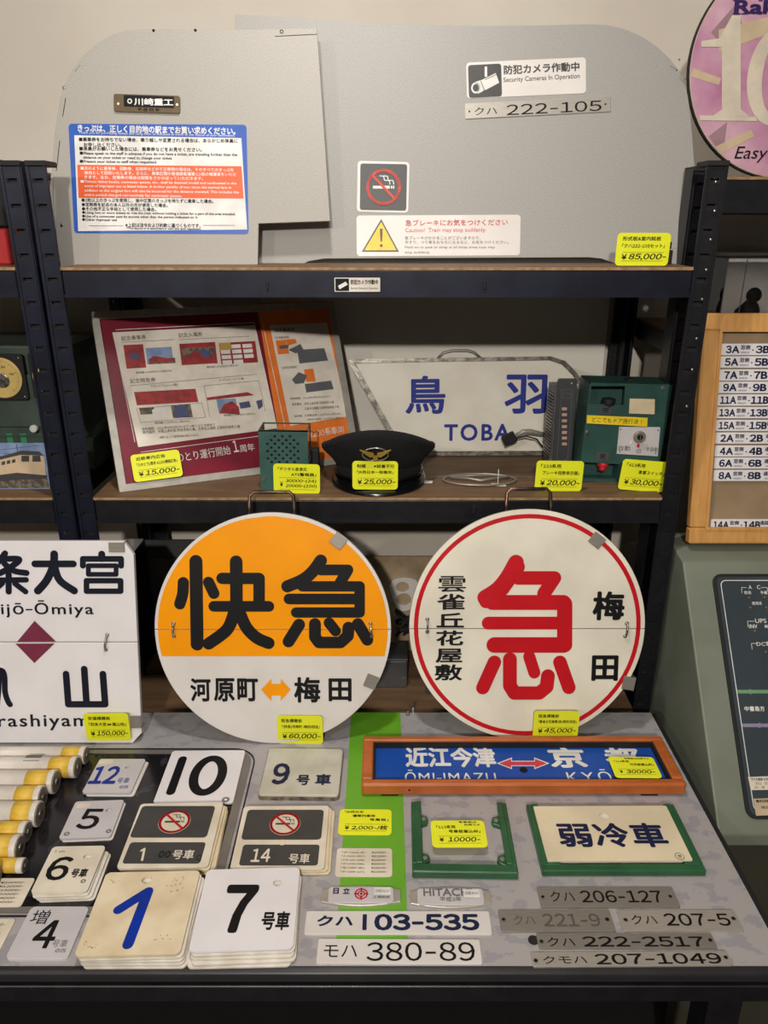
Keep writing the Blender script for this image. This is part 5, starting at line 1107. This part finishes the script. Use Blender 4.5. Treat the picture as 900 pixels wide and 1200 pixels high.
# ------------------------------------------------------------------ round signs
def clip_piece(par, F, p, ang, w=.021, h=.019):
    q = F.l(*p, .006); k = MB(); M = Matrix.Translation((q.x, q.y, 0)) @ Matrix.Rotation(R(ang), 4, 'Z')
    k.box((0, 0, .009), (w, h, .0016), .0006, M); k.box((0, h/2-.0008, .001), (w, .0016, .018), 0, M); return obj('retaining_clip', k, STEELD, par)
def staple(par, F, p, L=.020, ang=0):
    q = F.l(*p, .008); a = R(ang); k = MB()
    pts = [(q.x+math.sin(a)*-s, q.y+math.cos(a)*s, z) for s, z in ((L/2, .007), (L/2, .011), (L/4, .0145), (0, .0155), (-L/4, .0145), (-L/2, .011), (-L/2, .007))]
    k.tube(catmull(pts, 3), .0016, 6)
    for s in (L/2, -L/2): k.ball((q.x-math.sin(a)*s, q.y+math.cos(a)*s, .0085), .0032, (1, 1, .5))
    return obj('hinge_staple', k, CHROME, par)
TILT = 14
def round_sign(label, L, Rr, top, bot, cx, hinge, m):
    Y = gy(bot, ZD); F0 = stand(0, Y, ZD, TILT)
    a = F0.l(cx, top, .008); b_ = F0.l(cx, bot, .008); l_ = F0.l(L, (top+bot)/2+2, .008); r2 = F0.l(Rr, (top+bot)/2+2, .008)
    rad = ((a.y)/2 + (r2-l_).length/2)/2; cxx = (l_.x+r2.x)/2
    F = Fr(F0.M @ Matrix.Translation((cxx, 0, 0)))
    t = thing('round_train_sign', label, 'sign', F)
    hy = F.l(cx, hinge, .008).y
    aa = math.degrees(math.asin((hy-rad)/rad)); g = .0006
    up = circ(rad, 0, rad, 60, None, aa, 180-aa); lo = circ(rad, 0, rad, 60, None, 180-aa, 360+aa)
    up = [(x, max(y, hy+g)) for x, y in up]; lo = [(x, min(y, hy-g)) for x, y in lo]
    obj('upper_half', MB().prism(up, 0, .008, .0008), m, t); obj('lower_half', MB().prism(lo, 0, .008, .0008), m, t)
    k = MB(); hx = .034; yt = 2*rad
    k.tube([(-hx, yt-.03, -.003), (-hx, yt+.005, -.003), (-hx+.001, yt+.024, -.003), (-hx+.007, yt+.030, -.003), (hx-.007, yt+.030, -.003), (hx-.001, yt+.024, -.003), (hx, yt+.005, -.003), (hx, yt-.03, -.003)], .0028, 8); obj('carrying_handle', k, mat('rusty_chrome', (120, 96, 84), .35, .8, col2=(70, 54, 48), scale=60), t)
    return t, F, rad, hy
Zt = .0083
KX = lambda l, s, ox, oy: [(ox+x/s, oy+y/s) for x, y in l]
t, F, rad, hy = round_sign('amber and white round sign with two big black characters', 181.4, 458, 600.3, 868.5, 319.5, 737.8, WHT)
ysp = F.l(319, 769, Zt).y
def seg(rr, y0, y1, n=40):
    p = []
    for i in range(n+1): y = y0+(y1-y0)*i/n; p.append((math.sqrt(max(0, rr*rr-(y-rad)**2)), y))
    return p + [(-x, y) for x, y in p[::-1]]
ry_ = rad*.972
obj('amber_field', MB().poly(seg(ry_, hy+.0006, rad+ry_-.0001), Zt), YEL, t); obj('amber_field', MB().poly(seg(ry_, ysp, hy-.0006), Zt), YEL, t)
k = MB(); s, ox, oy = 2.903, 170, 570; z = Zt+.0004
def done(m, nm='large_character'):
    global k
    obj(nm, k, m, t); k = MB()
WK = 1.13
def K(pts, w, smooth=False): k.Sq(F, KX(pts, s, ox, oy), w*WK/s, z, smooth)
K([(130, 327), (128, 365), (118, 400)], 34, True); K([(173, 255), (177, 537)], 39); K([(216, 326), (234, 364)], 34)
K([(262, 313), (388, 313), (388, 405)], 35); K([(234, 408), (421, 408)], 33); K([(310, 256), (311, 400)], 38)
K([(308, 400), (300, 440), (276, 490), (216, 535)], 37, True); K([(322, 430), (345, 480), (380, 515), (420, 533)], 37, True)
done(INK)
K([(598, 252), (570, 290), (535, 318), (484, 340)], 37, True); K([(598, 284), (690, 284), (662, 330)], 33); K([(535, 340), (730, 340), (730, 428)], 32); K([(490, 383), (728, 383)], 33); K([(514, 429), (730, 429)], 32)
K([(524, 470), (488, 528)], 36); K([(578, 468), (578, 512), (592, 531), (665, 531), (690, 508), (692, 480)], 36); K([(626, 464), (648, 492)], 33); K([(724, 468), (756, 522)], 36)
done(INK)
for ch, xa, xb, hh in (('河', 223, 247, 27.5), ('原', 250.5, 275, 27.5), ('町', 278, 302.5, 27), ('梅', 344.5, 375.5, 30), ('田', 385, 412, 27)): k.T(F, ch, (xa, 808.5), (xb, 808.5), hh, z, .03); done(INK, 'small_character')
k = MB().Pq(F, [(306, 808), (318, 795.5), (318, 801.5), (329, 801.5), (329, 795.5), (340.5, 808), (329, 821.5), (329, 815), (318, 815), (318, 821.5)], z); obj('double_arrow', k, YEL, t)
clip_piece(t, F, (396.5, 634), -38); clip_piece(t, F, (435, 798), -112); staple(t, F, (203.8, 738)); staple(t, F, (435, 738), ang=4)
stand_card(Q(325, 838.5, 378.4, 838.5, 378.4, 871.5, 325, 870.7), ZD, price('60,000−', ('阪急標識板', .1, .55), ('「(快急)河原町-梅田/回送」', .1, .93)), 'yellow price card at the foot of the amber round sign')

t, F, rad, hy = round_sign('ivory round train sign with red ring and one big red character', 479, 756.6, 598.3, 864, 617.8, 737, mat('ivory_enamel', (228, 222, 206), .3, scale=6))
k = MB().holed(circ(rad*.962, 0, rad, 80), [circ(rad*.925, 0, rad, 80)], Zt-.0002, Zt); obj('red_ring', k, SIGNRED, t)
k = MB(); s, ox, oy = 2.647, 460, 570
K([(383, 236), (355, 285), (325, 320), (287, 345)], 43, True); K([(290, 348), (292, 355)], 42); K([(390, 284), (502, 284), (470, 332)], 38); K([(388, 250), (340, 318)], 40)
K([(310, 360), (530, 360), (534, 365), (534, 492)], 42); K([(297, 424), (530, 424)], 36); K([(316, 492), (532, 492)], 44)
K([(316, 545), (280, 625)], 37); K([(364, 536), (364, 618), (378, 641), (455, 641), (478, 622), (482, 588)], 38); K([(424, 528), (440, 578)], 33); K([(519, 545), (547, 624)], 37)
obj('large_character', k, SIGNRED, t)
k = MB()
for ch, y0, y1, x0, x1 in (('雲', 278, 328, 142, 228), ('雀', 333, 383, 138, 225), ('丘', 392, 438, 136, 222), ('花', 447, 494, 135, 220), ('屋', 503, 547, 133, 217), ('敷', 552, 602, 131, 216)): k.T(F, ch, (ox+x0/s, oy+(y0+y1)/2/s), (ox+x1/s, oy+(y0+y1)/2/s), (y1-y0)/s, z, .012 if ch == '雲' else .024); done(INK, 'small_character')
k.T(F, '梅', (694.5, 710), (732, 710), 34, z, .035); done(INK, 'small_character'); k.T(F, '田', (693.3, 783), (724.5, 783), 30, z, .035); done(INK, 'small_character')
clip_piece(t, F, (699, 633), -38); clip_piece(t, F, (736, 800), -100); staple(t, F, (500.8, 733)); staple(t, F, (733.5, 738), ang=-6)
stand_card(Q(625, 833.3, 678, 833.3, 678, 864, 625, 864), ZD, price('45,000−', ('阪急標識板', .1, .55), ('「雲雀丘花屋敷(急)梅田/回送」', .1, .95)), 'yellow price card for 45,000 yen at the foot of the red-lettered round sign', Y=.985)

# ------------------------------------------------------------------ left rectangular sign
Y = gy(868, ZD); F0 = stand(0, Y, ZD, 13)
a_ = F0.l(156, 867, .008); tr = F0.l(148, 633.5, .008); F = Fr(F0.M @ Matrix.Translation((-.46, 0, 0)))
t = thing('rectangular_train_sign', 'white rectangular train sign with black characters and a wine-red diamond', 'sign', F)
L = lambda px, py: tuple(F.l(px, py, .008))
hy = L(100, 752.5)[1]; top = L(100, 634)[1]; xr = (L(162, 752)[0]+L(157, 650)[0]+L(164, 850)[0])/3; c = .016
obj('upper_half', MB().prism([(-.20, hy+.0006), (xr, hy+.0006), (xr, top-c*1.3), (xr-c*.9, top), (-.20, top)], 0, .008, .0008), WHT2, t)
obj('lower_half', MB().prism([(-.20, hy-.0006), (-.20, 0), (xr-c*.9, 0), (xr, c), (xr, hy-.0006)], 0, .008, .0008), WHT2, t)
INKS = mat('blue_black_paint', (24, 26, 40), .35)
k = MB(); s, ox, oy = 3.75, 0, 600
# 大
K([(153, 228), (322, 228)], 27); K([(238, 185), (234, 235), (205, 300), (166, 346)], 30, True); K([(238, 235), (262, 300), (326, 346)], 29, True)
done(INKS)
# 宮
K([(447, 185), (447, 205)], 27); K([(364, 236), (364, 206), (532, 206), (532, 236)], 23); K([(388, 252), (388, 274), (510, 274), (510, 236), (388, 236), (388, 262)], 19); K([(380, 310), (380, 348), (530, 348), (530, 302), (380, 302), (380, 310)], 22)
done(INKS)
# 条
K([(22, 182), (-10, 222), (-50, 248)], 24, True); K([(20, 206), (84, 208), (50, 240), (0, 268), (-60, 285)], 24, True); K([(20, 228), (60, 258), (116, 268)], 24, True); K([(-60, 300), (114, 298)], 22); K([(38, 275), (38, 350)], 24); K([(10, 312), (-30, 348)], 22); K([(66, 315), (112, 350)], 22)
done(INKS)
# 山
K([(290, 712), (300, 845), (462, 845), (452, 712)], 26); K([(370, 690), (380, 840)], 26)
done(INKS)
# 嵐 (its visible edge)
K([(-60, 705), (12, 700), (22, 790), (34, 830), (44, 846)], 22, True); K([(-60, 760), (-6, 760)], 18); K([(0, 705), (-4, 790), (-10, 846)], 16)
done(INKS)
k = MB(); k.T(F, 'Shijō-Ōmiya', (-26, 713.6), (109.5, 713.6), 20.5, z, .012, sp=1.15); done(INKS, 'roman_lettering'); k.T(F, 'Arashiyama', (-24, 847), (119, 846), 19, z, .012, sp=1.15); obj('roman_lettering', k, INKS, t)
k = MB(); k.Pq(F, [(40.5, 727.5), (65.5, 751.7), (20, 752)], z-.0001); obj('diamond', k, DIAM, t)
k = MB(); k.Pq(F, [(18, 754.2), (64, 754), (40.3, 777)], z-.0001); obj('diamond', k, DIAM, t)
clip_piece(t, F, (137.5, 641), 0, .024, .015); clip_piece(t, F, (160, 845), 180, .016, .020); staple(t, F, (125, 752.5), .024, -8)
stand_card(Q(98.7, 836, 152, 835.5, 152, 867.3, 100.8, 867.5), ZD, price('150,000−', ('京福標識板', .1, .60), ('「四条大宮⇔嵐山他」', .1, .93)), 'yellow price card for 150,000 yen at the foot of the white rectangular sign', Y=.985)

# ------------------------------------------------------------------ to metres
if SLOT.users_collection: bpy.data.objects.remove(SLOT)
for me in bpy.data.meshes: me.transform(Matrix.Scale(S, 4))
for o in SC.objects:
    if o.type in ('MESH', 'EMPTY'):
        o.location = o.location * S
        if o.parent is None: o.location.z += CAM_Z
print('OBJECTS', len(SC.objects), 'TRIS', sum(len(p.vertices)-2 for m in bpy.data.meshes for p in m.polygons))
